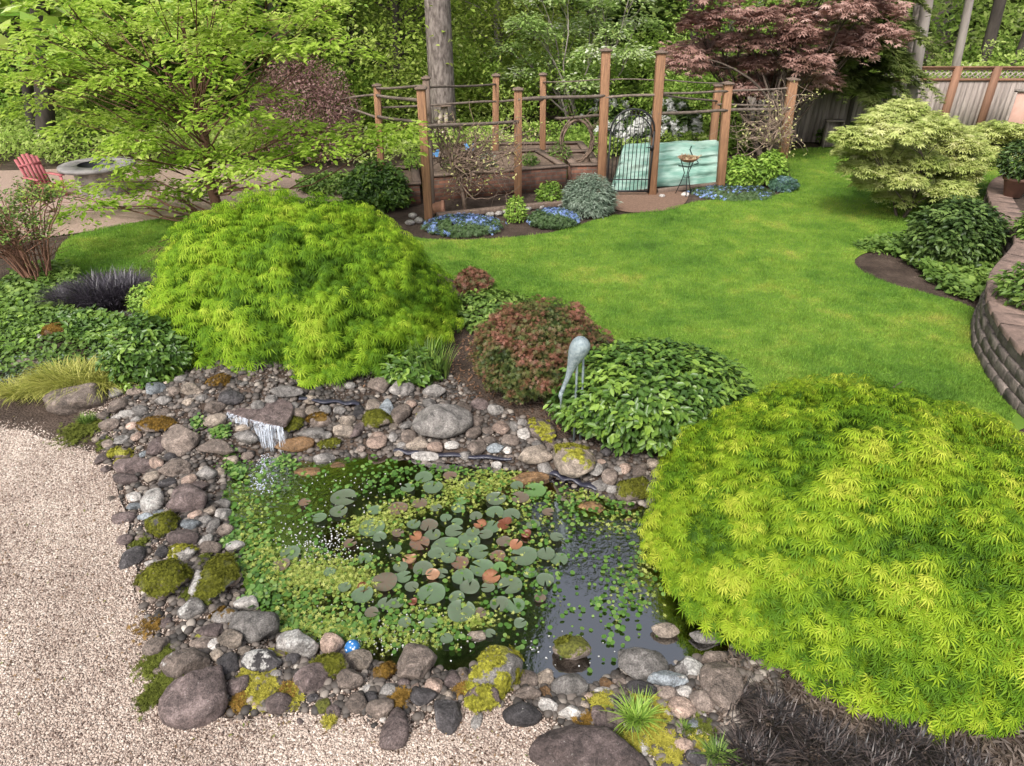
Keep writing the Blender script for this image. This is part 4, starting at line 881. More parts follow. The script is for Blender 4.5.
grass_clump('iris', 'upright strap leaved iris clump between the left maple and the red tipped shrub', 430, 378, 50, 110, .50, .02, M_MID, 'iris', .35)
grass_clump('black_mondo_grass', 'black spiky grass clump behind the dark green ground cover', 114, 304, 80, 2600, .48, .011, M_BLACK, arch=.75)
grass_clump('black_mondo_grass', 'smaller black grass clump left of the taller black clump', 70, 305, 40, 800, .34, .011, M_BLACK, arch=.8)
grass_clump('golden_grass', 'golden yellow grass mound arching over the gravel edge', 82, 388, 104, 2600, .34, .008, M_GOLD, arch=1.0, dy=.45, bend=(-.15, -.2))
grass_clump('golden_grass', 'thin trailing end of golden grass at the left photo edge above the gravel', 26, 396, 50, 700, .24, .008, M_GOLD, arch=1.0, dy=.4, bend=(-.15, -.2))
grass_clump('grass_tuft', 'small green grass tuft in front of the long low grey boulder', 88, 424, 16, 240, .13, .006, M_MID, 'grass tuft', .6)
grass_clump('grass_tuft', 'green grass tuft among yellow moss above the large dark slab', 636, 722, 22, 200, .19, .007, M_FRESH, 'grass tuft', .8)
grass_clump('grass_tuft', 'small green grass tuft at the bottom edge right of the dark slab', 716, 758, 20, 160, .13, .007, M_MID, 'grass tuft', .8)
grass_clump('grass_tuft', 'little green grass tuft right of the yellow moss tuft', 683, 730, 8, 60, .08, .006, M_MID, 'grass tuft', .6)
for k, (x, y, w_, n_) in enumerate([(770, 722, 56, 420), (820, 752, 76, 480), (755, 762, 56, 380), (880, 775, 80, 420), (735, 700, 24, 110), (960, 780, 90, 320), (905, 748, 60, 240)]):
    grass_clump('black_mondo_grass', ['black grass clump below the left edge of the right maple beside the lumpy boulder', 'black grass clump under the front of the right maple', 'black grass clump at the bottom edge left of the others under the right maple',
       'black grass clump at the bottom edge under the middle of the right maple', 'thin black grass sprigs right beside the large lumpy boulder', 'black grass clump at the bottom right corner', 'black grass clump under the lowest drooping tip of the right maple'][k], x, y, w_, n_, .15, .008, M_BLACKB, arch=1.1, dy=.8, group='black grass under the right maple')
grass_clump('green_tuft_plant', 'bright green fine leaved tuft left of the black grass', 92, 292, 40, 700, .20, .008, M_MID, 'plant', .9)
grass_clump('chive_clump', 'tall grassy chives clump in the raised bed behind the front posts', 552, 178, 44, 500, .40, .014, M_MID, 'chives', .25)
for k, (x, y, w_, m__) in enumerate([(455, 172, 22, M_MID), (487, 168, 18, M_GREY), (415, 168, 20, M_FRESH), (530, 166, 16, M_MID), (560, 160, 22, M_MID)]):
    pb = G(x, y, .42); mmv = mpp(pb)*w_; shrub('herb_clump', ['green herb clump in the raised bed behind the climbing vine', 'grey green herb clump in the raised bed right of the vine', 'fresh green herb clump in the bed right behind the front left post', 'small green herb clump in the raised bed behind the middle front post', 'green herb clump near the vine wreath'][k], pb, mmv, mmv, mmv*.8, 420, KITE, .07, m__, seed=80+k, cat='herb', stems=False)
# fern fronds
def fern(name, label, base, L_, n_, m, elev=.75, az0=0, azr=6.28, lw=.2):
    r_ = empty(name, base, label, 'fern'); Ps = []; xs_ = []; ns = []; Ss = []
    mb = MB()
    for k in range(n_):
        a = az0+azr*(k+random.random()*.6)/n_; l = L_*random.uniform(.75, 1.1); h = np.array([math.cos(a), math.sin(a), 0]); t = np.linspace(0, 1, 26)
        pts = h*(l*.75*t**1.1)[:, None]+np.array([0, 0, 1])*(l*elev*(t-.75*t**2.2))[:, None]; mb.tube(pts[::5], .004, 4)
        s = np.cross(h, [0, 0, 1])
        for sg in (-1, 1):
            Ps.append(pts[2:]); xs_.append(np.tile(s*sg, (24, 1))+h*.35+np.array([0, 0, -.15])); ns.append(np.tile([0, 0, 1.], (24, 1))+.2*rdir(24)); Ss.append(l*lw*np.sin(np.linspace(.35, 3.0, 24))+.01)
    P = np.concatenate(Ps); foliage('fronds', NARROW, P, np.concatenate(xs_), np.concatenate(ns), np.concatenate(Ss), rng.random(len(P)), m, r_); mb.build('stalks', STEM, r_, True); return r_
fern('fern', 'brownish green fern behind the left maple beside the lawn', GT(196, 262), 1.0, 15, M_BROWNF, lw=.16)
fern('fern', 'fresh green fern against the curved block wall', GT(986, 268), .8, 12, M_MID)
# ground cover bed at the far left
def cover(name, poly, n_, leaf, size, m, hmax, seed=0, tb=0):
    q = rand_in(poly, n_, .6); hh = (.25+.75*fbm(np.c_[q*1.6, np.zeros(n_)], seed, 3)); hz = hh*hmax*rng.random(n_)**.5
    P = np.c_[q, HT(q[:, 0], q[:, 1])+hz]; T = .45+.9*(fbm(P*3.5, seed+2, 2)-.5)+.35*(hz/hmax-.4)+rng.normal(0, .13, n_)+tb
    props(foliage(name, leaf, P, rdir(n_)+np.array([0, 0, .3]), np.array([0, -.1, 1])+.6*rdir(n_), size*rng.uniform(.6, 1.2, n_), T, m, None), kind='stuff')
gp = lambda L_: smoothpoly([GT(x, y) for x, y in L_], 1)
cover('ground_cover', gp([(-60,288),(40,282),(60,312),(142,326),(138,345),(110,362),(40,376),(-60,392)]), 5200, BROAD, .062, M_MID, .20, 3, -.10)
cover('ground_cover', gp([(-60,330),(10,300),(60,330),(20,360),(-60,370)]), 1200, OVATE, .085, M_FRESH, .20, 13, -.3)
cover('ground_cover', gp([(60,312),(142,326),(138,345),(100,352),(60,340)]), 1300, OVATE, .09, M_GLOSS, .20, 14, 0)
cover('ground_cover', gp([(-60,375),(60,350),(80,372),(20,392),(-60,395)]), 900, KITE, .05, M_GREY, .12, 15, -.3)
cover('ground_cover', gp([(0,280),(60,262),(88,285),(60,318),(0,325)]), 1500, BROAD, .09, M_MID, .22, 5)
cover('ground_cover', gp([(96,340),(150,300),(165,345),(125,385),(88,372)]), 1600, KITE, .06, M_GREY, .14, 6, -.2)
cover('ground_cover', gp([(862,245),(905,238),(990,262),(992,300),(968,304),(935,288),(905,262)]), 2600, BROAD, .11, M_MID, .22, 7)
cover('ground_cover', gp([(846,248),(875,238),(915,240),(915,252),(880,256)]), 800, KITE, .09, M_MID, .10, 8)
cover('leaf_litter', gp([(300,330),(440,300),(560,300),(620,420),(560,436),(500,415),(430,392),(330,385)]), 3200, KITE, .05, lm('litter', (.05,.03,.02), (.16,.085,.05), (.26,.15,.08), trans=.1), .02, 8)
cover('leaf_litter', gp([(690,672),(760,640),(860,670),(1040,720),(1060,800),(700,800)]), 5200, NARROW, .07, lm('litter_twig', (.04,.03,.025), (.12,.09,.07), (.26,.20,.16), trans=.1), .03, 9)
cover('lawn_edge_weeds', gp([(640,352),(700,372),(760,425),(720,425),(690,385)]), 900, NARROW, .16, M_MID, .12, 10)

# ---- twiggy shrub at left
def twiggy(name, label, base, W, H, n_st, m_st, leafmat_, nl, lsize, seed=0, leaf=KITE, group=None, cat='shrub', top_only=.4, lean=0, wob=.05, parent_only=False, sides=5, r0=.016, depth=2):
    r_ = empty(name, base, label, cat, group); mb = MB(); tips = []
    for k in range(n_st):
        a = random.uniform(0, 6.28); rr = random.uniform(.15, 1)*W/2; e = np.array([math.cos(a)*rr+lean, math.sin(a)*rr*.8, H*random.uniform(.55, 1)])
        s = np.array([math.cos(a)*W*.06, math.sin(a)*W*.06, -.05]); c = s*.5+e*.5+np.array([-math.cos(a)*rr*.25, -math.sin(a)*rr*.25, H*.12]); t = np.linspace(0, 1, 8)[:, None]
        pts = s*(1-t)**2+2*c*t*(1-t)+e*t*t; pts[1:] += rng.normal(0, wob*.35, (7, 3)); mb.tube(pts, np.linspace(r0, r0*.3, 8), sides)
        for q_ in range(3):
            j = random.randint(2, 6); e2 = pts[j]+np.array([random.gauss(0, 1)*W*.13, random.gauss(0, 1)*W*.13, H*random.uniform(.08, .3)]); mid = (pts[j]+e2)/2+rng.normal(0, wob*.6, 3)
            mb.tube([pts[j], mid, e2], [r0*.5, r0*.35, r0*.18], 4); tips.append((pts[j], e2))
            for w_ in range(depth):
                e3 = mid+np.array([random.gauss(0, 1)*W*.09, random.gauss(0, 1)*W*.09, H*random.uniform(-.02, .18)]); mb.tube([mid, (mid+e3)/2+rng.normal(0, wob*.3, 3), e3], [r0*.28, r0*.2, r0*.1], 4); tips.append((mid, e3))
    mb.build('branches', m_st, r_, True)
    if nl:
        A = np.array([t[0] for t in tips]); B = np.array([t[1] for t in tips]); ii = rng.integers(0, len(A), nl*3); u = rng.uniform(.35, 1.05, nl*3)[:, None]; P = A[ii]*(1-u)+B[ii]*u
        P = P[P[:, 2] > H*top_only][:nl]; P = P+rng.normal(0, lsize*.5, P.shape)
        foliage('foliage', leaf, P, rdir(len(P)), np.array([0, 0, .9])+.6*rdir(len(P)), lsize*rng.uniform(.6, 1.2, len(P)), rng.random(len(P)), leafmat_, r_)
    return r_
tb = GT(42, 282)
twiggy('bare_stemmed_shrub', 'shrub of many bare reddish stems with few pale leaves at the left photo edge', tb, 2.5, 1.5, 36, STEMR, M_MID, 2600, .062, seed=1, top_only=.5, leaf=OVATE, r0=.017)
# ---- front bed of the enclosure
for k, (a, b_, c, d) in enumerate([(424, 503, 237, 216), (528, 578, 230, 208), (690, 772, 200, 187), (768, 797, 193, 176)]):
    sh('blue_flower_mat', ['long mat of small blue flowers below the front left post of the enclosure', 'round mat of small blue flowers left of the grey green bush', 'long mat of blue flowers below the two green shrubs right of the plant stand', 'blue green mound at the foot of the rightmost enclosure post'][k], (a, b_, c, d), 3000 if k < 3 else 1300, WHORL, .042,
       M_BLUEF if k < 3 else lm('bluegreen', (.06,.14,.08), (.14,.24,.17), (.22,.33,.40)), seed=20+k, cat='flowers', stems=False, bumps=.1, tfun=lambda P, d, T, dep: np.where(rng.random(len(T)) < .55*np.clip(P[:, 2]*8, 0, 1)*(vnoise(P*3, 4) > .35), .75+.25*rng.random(len(T)), .25*rng.random(len(T))), group='blue flower mats by the enclosure')
sh('lavender_bush', 'rounded grey green lavender bush left of the black gate', (563, 614, 219, 174), 8000, NARROW, .09, M_GREY, seed=30, bumps=.08, up=.9, rnd=.5, shell=.4)
sh('small_conical_shrub', 'little upright yellow green shrub in front of the second front post', (506, 525, 224, 195), 900, KITE, .07, M_FRESH, seed=31)
sh('small_conical_shrub', 'little bushy green shrub left of the lavender bush at the raised bed', (537, 562, 206, 181), 900, KITE, .08, M_FRESH, seed=32, tfun=lambda P, d, T, dep: T-.2)
sh('green_shrub', 'rounded fresh green shrub right of the plant stand, the left one of two', (722, 754, 188, 155), 1900, OVATE, .10, M_FRESH, seed=33, bumps=.12, tfun=lambda P, d, T, dep: T-.12)
sh('green_shrub', 'rounded fresh green shrub by the rightmost enclosure post, the right one of two', (752, 783, 188, 150), 1900, OVATE, .10, M_FRESH, seed=34, bumps=.12, tfun=lambda P, d, T, dep: T-.16)
sh('leafy_shrub', 'dark green shrub with reddish young leaves left of the enclosure front post', (346, 410, 214, 162), 4600, OVATE, .10, M_GLOSS, seed=35, bumps=.2, tfun=lambda P, d, T, dep: T-.02)
sh('leafy_shrub', 'low pale green bush behind the left maple crown', (300, 366, 196, 172), 1600, OVATE, .10, M_MID, seed=36, bumps=.2)
# ---- right side
sh('pieris_shrub', 'dark green layered shrub below the pale yellow maple', (905, 985, 272, 196), 6500, OVATE, .10, M_DARK, seed=40, bumps=.24, up=.9, tfun=lambda P, d, T, dep: T+.06)
sh('leafy_shrub', 'broad low bright green shrub mound at the foot of the back fence', (814, 872, 147, 119), 2600, BROAD, .15, M_MID, seed=41, bumps=.15)
sh('boxwood_mound', 'small yellowish mound left of the bright green shrub by the back fence', (806, 824, 142, 122), 800, KITE, .10, M_FRESH, seed=42, tfun=lambda P, d, T, dep: T-.3)
for k, (a, b_, c, d) in enumerate([(880, 925, 138, 118), (940, 975, 134, 117)]): sh('low_fence_plant', ['low dark plant at the fence foot behind the pale yellow maple', 'low dark plant at the fence foot between the two right posts'][k], (a, b_, c, d), 900, OVATE, .12, M_DARK, seed=43+k, cat='plant')
sh('purple_shrub', 'large rounded purple brown shrub behind the left leafy tree', (262, 364, 170, 54), 15000, KITE, .075, M_PURPLE, seed=50, bumps=.1, rnd=.9, shell=.5, cat='shrub', hk=1.0)
# ================================================================== GARDEN ENCLOSURE
WOODN = mat('post_wood_new', (.35, .185, .095), .75, (.17, .088, .05), 3.5, (10, 10, .7), .6, 22, tintamt=.22)
WOODG = mat('post_wood_grey', (.24, .17, .13), .85, (.13, .095, .075), 3.0, (9, 9, .8), .5, 20, tintamt=.2)
RAILW = mat('rail_pole', (.21, .165, .135), .9, (.09, .07, .055), 10, (1, 1, 1), .8, 26, tintamt=.2)
def post_at(px, pyb, ptx, pty, wpx, m, label, Yd=None, group='posts of the garden enclosure', cap=True, ground=None):
    b_ = G(px, pyb, 0) if Yd is None else atY(px, pyb, Yd)
    if Yd is not None: b_ = Vector((b_.x, Yd, 0.0))
    t_ = atY(ptx, pty, b_.y); wd = .9*wpx*mpp(Vector((b_.x, b_.y, 1.2)))
    r_ = empty('fence_post', b_, label, 'post', group); v = t_-b_
    mb = MB(); mb.beam((0, 0, -.25), v, wd, wd, random.uniform(.35, .75)); o = mb.build('post', m, r_)
    md = o.modifiers.new('bevel', 'BEVEL'); md.width = .008; md.segments = 1
    if cap:
        mb = MB(); c = np.array(v)
        mb.beam(Vector(c)+Vector((0, 0, -.002)), Vector(c)+Vector((0, 0, .028)), wd*1.35, wd*1.35, .3)
        s = wd*.6; V = np.array([(-s,-s,.028),(s,-s,.028),(s,s,.028),(-s,s,.028),(0,0,.065)])+c; mb.add(V[:4][::-1], np.array([(0,1,2,3)]), .3); mb.add(V, np.array([(0,1,4),(1,2,4),(2,3,4),(3,0,4)]), .3)
        mb.build('post_cap', WOODG, r_)
    return b_, t_
PA = post_at(429, 221, 421, 89, 9.0, WOODN, 'front left corner post of the enclosure with a flat cap')
PA2 = post_at(432, 214, 426, 79, 7, WOODG, 'greyer post standing close behind the front left corner post')
PB = post_at(518, 199, 518, 90, 8.6, WOODN, 'front post between the climbing vine and the lavender bush')
PC = post_at(601, 193, 606, 51, 9.2, WOODN, 'tall post on the left side of the black gate', cap=True)
PD = post_at(652, 194, 661, 53, 9.2, WOODN, 'tall post on the right side of the black gate')
PE = post_at(721, 187, 728, 84, 8.6, WOODN, 'front post right of the green tarp')
PE2 = post_at(712, 160, 718, 86, 7.5, WOODN, 'post standing behind the right end of the green tarp', Yd=G(712,172).y)
PF = post_at(780, 180, 793, 80, 9, WOODN, 'leaning rightmost front post with climbing rose twigs')
PG_ = post_at(495, 160, 496, 76, 7, WOODN, 'back post right of the big conifer trunk', Yd=17.3)
PH = post_at(543, 155, 543, 75, 6.6, WOODN, 'back post above the grassy chives clump', Yd=17.8)
PI = post_at(380, 160, 377, 86, 7, WOODN, 'left side post in line with the purple shrub', Yd=17.2)
PJ = post_at(351, 160, 350, 112, 6.5, WOODG, 'short grey post by the purple shrub', Yd=18.6)
def rail(a, b_, r_, label, sag=.0, cat='rail'):
    P = curve(a, b_, sag, 12, .0); P[:, 2] += 0.010*np.sin(np.linspace(0, 5, 12)+a[0]*3); P[0] = a; P[-1] = b_
    rr = .72*r_*(1+.15*(fbm(np.c_[np.arange(12)*.7, np.full(12, a[0]), np.zeros(12)], 2)-.5)); rr[0] *= 1.1
    mb = MB(); mb.tube(P, rr, 8); o = mb.build('pole_rail', RAILW, smooth=True, loc=P[0]); o.location = P[0]; props(o, label, cat, 'pole rails of the garden enclosure')
def on(P_, py, dy=-.06): 
    b_, t_ = P_; lo, hi = 0, 1
    for _ in range(30):
        m_ = (lo+hi)/2; q = b_.lerp(t_, m_); d = Vector((q.x, q.y*cp+(CH-q.z)*sp, 0)); v = (q.y*sp*-1+(q.z-CH)*-cp*-1)
        yy = CY-F*((q.y*sp+(q.z-CH)*cp)/(q.y*cp-(q.z-CH)*sp))
        if yy > py: lo = m_
        else: hi = m_
    q = b_.lerp(t_, lo); return Vector((q.x, q.y+dy, q.z))
rail(on(PA, 126), on(PB, 121), .045, 'pole rail above the climbing vine, lower front left span')
rail(on(PB, 99), on(PC, 95), .045, 'upper pole rail from the middle front post to the gate')
rail(on(PH, 118)+Vector((.3, 0, 0)), on(PC, 115), .042, 'lower pole rail left of the gate')
rail(on(PC, 97), on(PD, 94), .038, 'pole rail spanning above the gate arch')
rail(on(PD, 93), on(PE, 91), .034, 'upper pole rail above the green tarp')
rail(on(PD, 113), on(PE, 110), .045, 'thick middle pole rail above the green tarp')
rail(on(PE, 110), on(PF, 108), .045, 'thick pole rail between the two right front posts')
rail(on(PE, 92, .05), on(PF, 88, .05), .030, 'thin upper pole rail between the two right front posts')
rail(on(PE2, 104), on(PF, 106, .06), .030, 'thin pole rail running behind the right front rails')
rail(on(PD, 95, .06), on(PE2, 101), .030, 'slanting thin pole behind the upper rail over the tarp')
rail(on(PI, 95), on(PA, 102, .06), .045, 'upper left side pole rail running toward the front corner post')
rail(on(PI, 116), on(PA, 124, .06), .045, 'lower left side pole rail running toward the front corner post')
rail(on(PI, 88), on(PA2, 86), .035, 'top left back pole rail')
rail(on(PA2, 88, .05), on(PG_, 84), .030, 'top pole rail crossing in front of the big conifer trunk')
rail(on(PI, 108, .05), on(PG_, 101), .035, 'long middle pole rail crossing the big conifer trunk')
rail(on(PG_, 101), on(PH, 99), .035, 'short middle back pole rail between the two back posts')
rail(on(PH, 82), on(PC, 80, .08), .018, 'thin top pole from the back post to the tall left gate post')
rail(on(PC, 80, .08), on(PD, 80, .08), .016, 'thin top pole spanning between the tall gate posts')
rail(on(PD, 79), on(PE, 83), .018, 'thin top pole from the tall right gate post')
rail(atY(338, 100, 18.6), on(PI, 94, .05), .035, 'pole rail from the purple shrub to the left side post')
rail(atY(340, 106, 18.6), on(PI, 118, .05), .04, 'lower pole rail from the purple shrub to the left side post')
# ---- gate
IRON = mat('iron_black', (.018, .018, .02), .45, (.012, .012, .014), 8)
def gate():
    a = G(606.5, 195.5); b_ = G(647.5, 194.5); a.y = b_.y = (a.y+b_.y)/2-.02; Wg = b_.x-a.x; r_ = empty('garden_gate', (a.x, a.y, 0), 'black metal gate with an arched top between the two tall posts', 'gate')
    Hs = atY(611, 131, a.y).z; Ht = atY(631, 109, a.y).z; z0 = .06
    def top(u): return Hs+(Ht-Hs)*math.sqrt(max(0, 1-(2*u-1)**2))
    fr = MB(); fr.beam((0, 0, z0), (0, 0, Hs), .035, .035); fr.beam((Wg, 0, z0), (Wg, 0, Hs), .035, .035); fr.beam((.018, 0, z0+.03), (Wg-.018, 0, z0+.03), .03, .035)
    us = np.linspace(0, 1, 26); fr.tube([(Wg*(.5-.5*math.cos(math.pi*u)), 0, top(.5-.5*math.cos(math.pi*u))) for u in us], .02, 8)
    us2 = [(Wg*(.5-.46*math.cos(math.pi*u)), 0, top(.5-.5*math.cos(math.pi*u))-.12) for u in us]; fr.tube(us2, .013, 8); fr.beam((.018, 0, .34), (Wg-.018, 0, .34), .02, .02)
    fr.build('gate_frame', IRON, r_)
    nb = 11
    for k in range(1, nb): 
        x = Wg*k/nb; mb = MB(); mb.tube([(x, 0, z0+.03), (x, 0, top(k/nb)-.005)], .0085, 6); mb.build('gate_bar', IRON, r_)
    for z in (.35, 1.35):
        mb = MB(); mb.box((-.03, 0, z), (.06, .03, .05)); mb.build('hinge', IRON, r_)
    mb = MB(); mb.box((Wg-.03, -.03, 1.0), (.06, .05, .10)); mb.tube([(Wg-.05, -.03, 1.02), (Wg-.05, -.08, 1.02), (Wg-.15, -.08, 1.02)], .009, 6); mb.build('latch', IRON, r_)
gate()
# ---- green tarp over a heap
TARP = mat('tarp_green', (.46, .62, .54), .28, (.19, .36, .29), 2.0, (.6, 1, 3.5), .35, 9, spec=.6, contrast=(.40, .60))  # pale and dark streaks paint fold highlights and creases into the colour
def tarp():
    # outline in plan from the photo: low left nose, long ridge, steep front
    fl = G(608, 193); fr_ = G(718, 184); bl = Vector((fl.x+.45, fl.y+1.5, 0)); br = Vector((fr_.x+.25, fr_.y+1.7, 0))
    tl = atY(622, 145, fl.y+.75); tr_ = atY(716, 141, fr_.y+.8)
    nu, nv = 90, 60; V = np.zeros((nv, nu, 3)); r = np.random.default_rng(3)
    for j in range(nv):
        v = j/(nv-1)
        for i_ in range(nu):
            u = i_/(nu-1); f = fl.lerp(fr_, u); bk = bl.lerp(br, u); uu = min(1, u/.07)
            H = (tl.z*(1-u)+tr_.z*u)*(uu**1.0); H *= 1 if u < .985 else .96
            p = f.lerp(bk, v); z = H*math.sin(math.pi*min(1, max(0, v)))**.6
            V[j, i_] = (p.x, p.y, z)
    nz = fbm(V.reshape(-1, 3)*np.array([1.6, 1.6, 5]), 4, 4).reshape(nv, nu)-.5; rid = np.abs(fbm(V.reshape(-1, 3)*np.array([.9, 2.2, 7.5]), 8, 3).reshape(nv, nu)-.5)
    V[..., 1] += -nz*.16+rid*.42; V[..., 2] = np.maximum(V[..., 2]+nz*.14*np.clip(V[..., 2], 0, .6), .012)
    P = V.reshape(-1, 3); i_ = (np.arange(nv-1)[:, None]*nu+np.arange(nu-1)).ravel(); P0 = np.array([fl.x, fl.y, 0])
    r_ = empty('covered_heap', P0, 'pale green shiny tarp draped over a heap behind the gate', 'tarp')
    npmesh('tarp_sheet', P-P0, np.stack([i_, i_+1, i_+1+nu, i_+nu], 1), TARP, r_, smooth=True)
    rope = mat('rope_dark', (.03, .06, .05), .8); mb = MB()
    def sfc(u, v): return P.reshape(nv, nu, 3)[int(v*(nv-1)), int(u*(nu-1))]-P0+np.array([0, -.02, .02])
    mb.tube([sfc(u, v) for u, v in [(.72, .34), (.71, .28), (.74, .22), (.78, .16), (.80, .12), (.72, .10), (.62, .11)]], .012, 5); mb.build('tie_cord', rope, r_, True)
tarp()
# timber edging and pale rocks beside it
def timber(a, b_, w_, h_, label, m=None):
    mb = MB(); a = Vector(a); b_ = Vector(b_); mb.beam((0, 0, h_/2), b_-a+Vector((0, 0, h_/2)), w_, h_, .5); o = mb.build('timber_edging', m or WOODG); o.location = a; props(o, label, 'timber edging', 'timber edging of the beds')
    md = o.modifiers.new('bevel', 'BEVEL'); md.width = .012; md.segments = 2
timber(G(437, 218), G(566, 205), .14, .10, 'long grey timber along the foot of the front raised bed')
timber(G(657, 193), G(719, 186), .10, .09, 'timber edging in front of the green tarp')
timber(G(726, 186), G(776, 181), .10, .09, 'timber edging between the two right front posts')
for k, (x, y, w_) in enumerate([(490, 216, 9), (499, 215, 8), (506, 213, 8), (528, 210, 7), (541, 208, 7), (558, 206, 8), (413, 217, 9), (419, 222, 10), (410, 224, 9), (662, 197, 6), (685, 196, 8)]):
    p = G(x, y); s = w_*mpp(p)/2; V, Fc = ICO[3]; V = V*(1+.5*(fbm(V*1.2+k*5, k)-.5))[:, None]
    o = npmesh('edging_rock', V*np.array([s, s*.8, s*.65]), Fc, stone_mat('w' if k > 8 else 'l', '', False), smooth=True, loc=(p.x, p.y, s*.35))
    props(o, None, 'rock', 'pale edging rocks'); o['label'] = (f'pale rock at the timber foot of the front bed, number {["one","two","three","four","five","six"][k]} from the left' if k < 6 else ['upper pale rock left of the front left corner post', 'pale rock touching the front left corner post', 'lower left pale rock by the front left corner post', 'white rock at the foot of the right gate post', 'white rock below the plant stand'][k-6])
# ---- plant stand with bowl
def stand():
    p = G(684, 195); r_ = empty('plant_stand', p, 'tall black wire plant stand with a shallow planted bowl before the tarp', 'plant stand'); H = atY(685, 158, p.y).z
    for a in (0, 2.1, 4.2):
        mb = MB(); c, s = math.cos(a+.5), math.sin(a+.5); mb.tube([(c*.20, s*.20, 0), (c*.10, s*.10, H*.35), (c*.05, s*.05, H*.6), (c*.15, s*.15, H*.9), (c*.19, s*.19, H)], .010, 6); mb.build('leg', IRON, r_, True)
    def ring(rr, z, t): mb = MB(); mb.tube([(math.cos(a)*rr, math.sin(a)*rr, z) for a in np.linspace(0, 6.2832, 25)], t, 6, cap=False); mb.build('hoop', IRON, r_, True)
    ring(.19, H, .010); ring(.07, H*.5, .007)
    prof = [(.02, -.09), (.12, -.07), (.20, -.01), (.225, .02), (.21, .02), (.18, -.02), (.02, -.03)]; a = np.linspace(0, 2*math.pi, 25)[:-1]; V = np.concatenate([np.stack([np.cos(a)*x, np.sin(a)*x, np.full(24, z+H)], 1) for x, z in prof]); Fq = [(j*24+i_, j*24+(i_+1) % 24, (j+1)*24+(i_+1) % 24, (j+1)*24+i_) for j in range(6) for i_ in range(24)]
    npmesh('bowl', V, np.array(Fq), mat('bowl_rust', (.40, .24, .15), .7, (.24, .13, .08), 12), r_, smooth=True)
    P = np.c_[rng.normal(0, .09, (260, 2)), H+rng.uniform(-.02, .04, 260)]; foliage('moss_filling', WHORL, P, rdir(260), rdir(260)+np.array([0, 0, 1]), np.full(260, .035), rng.random(260), lm('filling', (.20,.12,.07), (.42,.28,.17), (.60,.50,.30)), r_)
stand()
# ---- raised beds in brick
def brick_mat():
    m, n = newmat('brick_wall'); L = n.links.new; b = N(n, 'ShaderNodeBsdfPrincipled', Roughness=.9)
    tc = N(n, 'ShaderNodeTexCoord'); sx = N(n, 'ShaderNodeSeparateXYZ'); L(tc.outputs['Object'], sx.inputs[0]); ad = N(n, 'ShaderNodeMath', operation='ADD'); L(sx.outputs[0], ad.inputs[0]); L(sx.outputs[1], ad.inputs[1])
    cb = N(n, 'ShaderNodeCombineXYZ'); L(ad.outputs[0], cb.inputs[0]); L(sx.outputs[2], cb.inputs[1])
    t = N(n, 'ShaderNodeTexBrick', Scale=1.0); t.inputs['Brick Width'].default_value = .24; t.inputs['Row Height'].default_value = .085; t.inputs['Mortar Size'].default_value = .009
    t.inputs['Color1'].default_value = (.19, .085, .055, 1); t.inputs['Color2'].default_value = (.12, .065, .047, 1); t.inputs['Mortar'].default_value = (.12, .10, .085, 1); L(cb.outputs[0], t.inputs[0])
    nz = N(n, 'ShaderNodeTexNoise', Scale=7.0, Detail=6.0); L(tc.outputs['Object'], nz.inputs['Vector']); r = ramp(n, [(.3, (.45, .42, .4)), (.7, (1.25, 1.2, 1.15))]); L(nz.outputs['Fac'], r.inputs[0])
    mx = N(n, 'ShaderNodeMix', data_type='RGBA', blend_type='MULTIPLY'); mx.inputs[0].default_value = 1; L(t.outputs[0], mx.inputs[6]); L(r.outputs[0], mx.inputs[7]); L(mx.outputs[2], b.inputs['Base Color'])
    bp = N(n, 'ShaderNodeBump', Strength=.6, Distance=.01, invert=True); L(t.outputs['Fac'], bp.inputs['Height']); L(bp.outputs[0], b.inputs['Normal']); out(n, b.outputs[0]); return m
BRICK = brick_mat(); BEDSOIL = mat('bed_soil', (.24, .17, .125), .95, (.10, .07, .05), 12, bump=1.0, bscale=30)
def raised_bed(label, a, b_, depth, H, thick=.11):
    a = Vector(a); b_ = Vector(b_); d = (b_-a).normalized(); nrm_ = Vector((-d.y, d.x, 0)); L_ = (b_-a).length
    r_ = empty('raised_bed', a, label, 'raised bed', 'brick raised beds', math.atan2(d.y, d.x))
    def wall(nm, x0, y0, x1, y1): mb = MB(); mb.box(((x0+x1)/2, (y0+y1)/2, H/2-.05), (x1-x0, y1-y0, H+.1)); mb.build(nm, BRICK, r_)
    wall('brick_side', 0, 0, L_, thick); wall('brick_side', 0, depth-thick, L_, depth); wall('brick_side', 0, thick, thick, depth-thick); wall('brick_side', L_-thick, thick, L_, depth-thick)
    mb = MB(); z = H+.022; t2 = thick+.06
    for c, s in [((L_/2, t2/2-.02, z), (L_+.06, t2, .04)), ((L_/2, depth-t2/2+.02, z), (L_+.06, t2, .04)), ((t2/2-.03, depth/2, z), (t2, depth-2*t2+.036, .04)), ((L_-t2/2+.03, depth/2, z), (t2, depth-2*t2+.036, .04))]: mb.box(c, s)
    mb.build('cap_board', WOODG, r_)
    n1, n2 = 40, 24; xx, yy = np.meshgrid(np.linspace(thick, L_-thick, n1), np.linspace(thick, depth-thick, n2)); zz = H-.06+.06*fbm(np.stack([xx*3, yy*3, 0*xx], -1), 5); i_ = (np.arange(n2-1)[:, None]*n1+np.arange(n1-1)).ravel()
    npmesh('soil', np.stack([xx.ravel(), yy.ravel(), zz.ravel()], 1), np.stack([i_, i_+1, i_+1+n1, i_+n1], 1), BEDSOIL, r_, smooth=True); return r_
raised_bed('long front brick bed behind the climbing vine', G(434, 201), G(566, 190), 1.9, .50)
raised_bed('small brick bed left of the gate below the vine wreath', G(571, 185), G(599, 184.5), 1.6, .42)
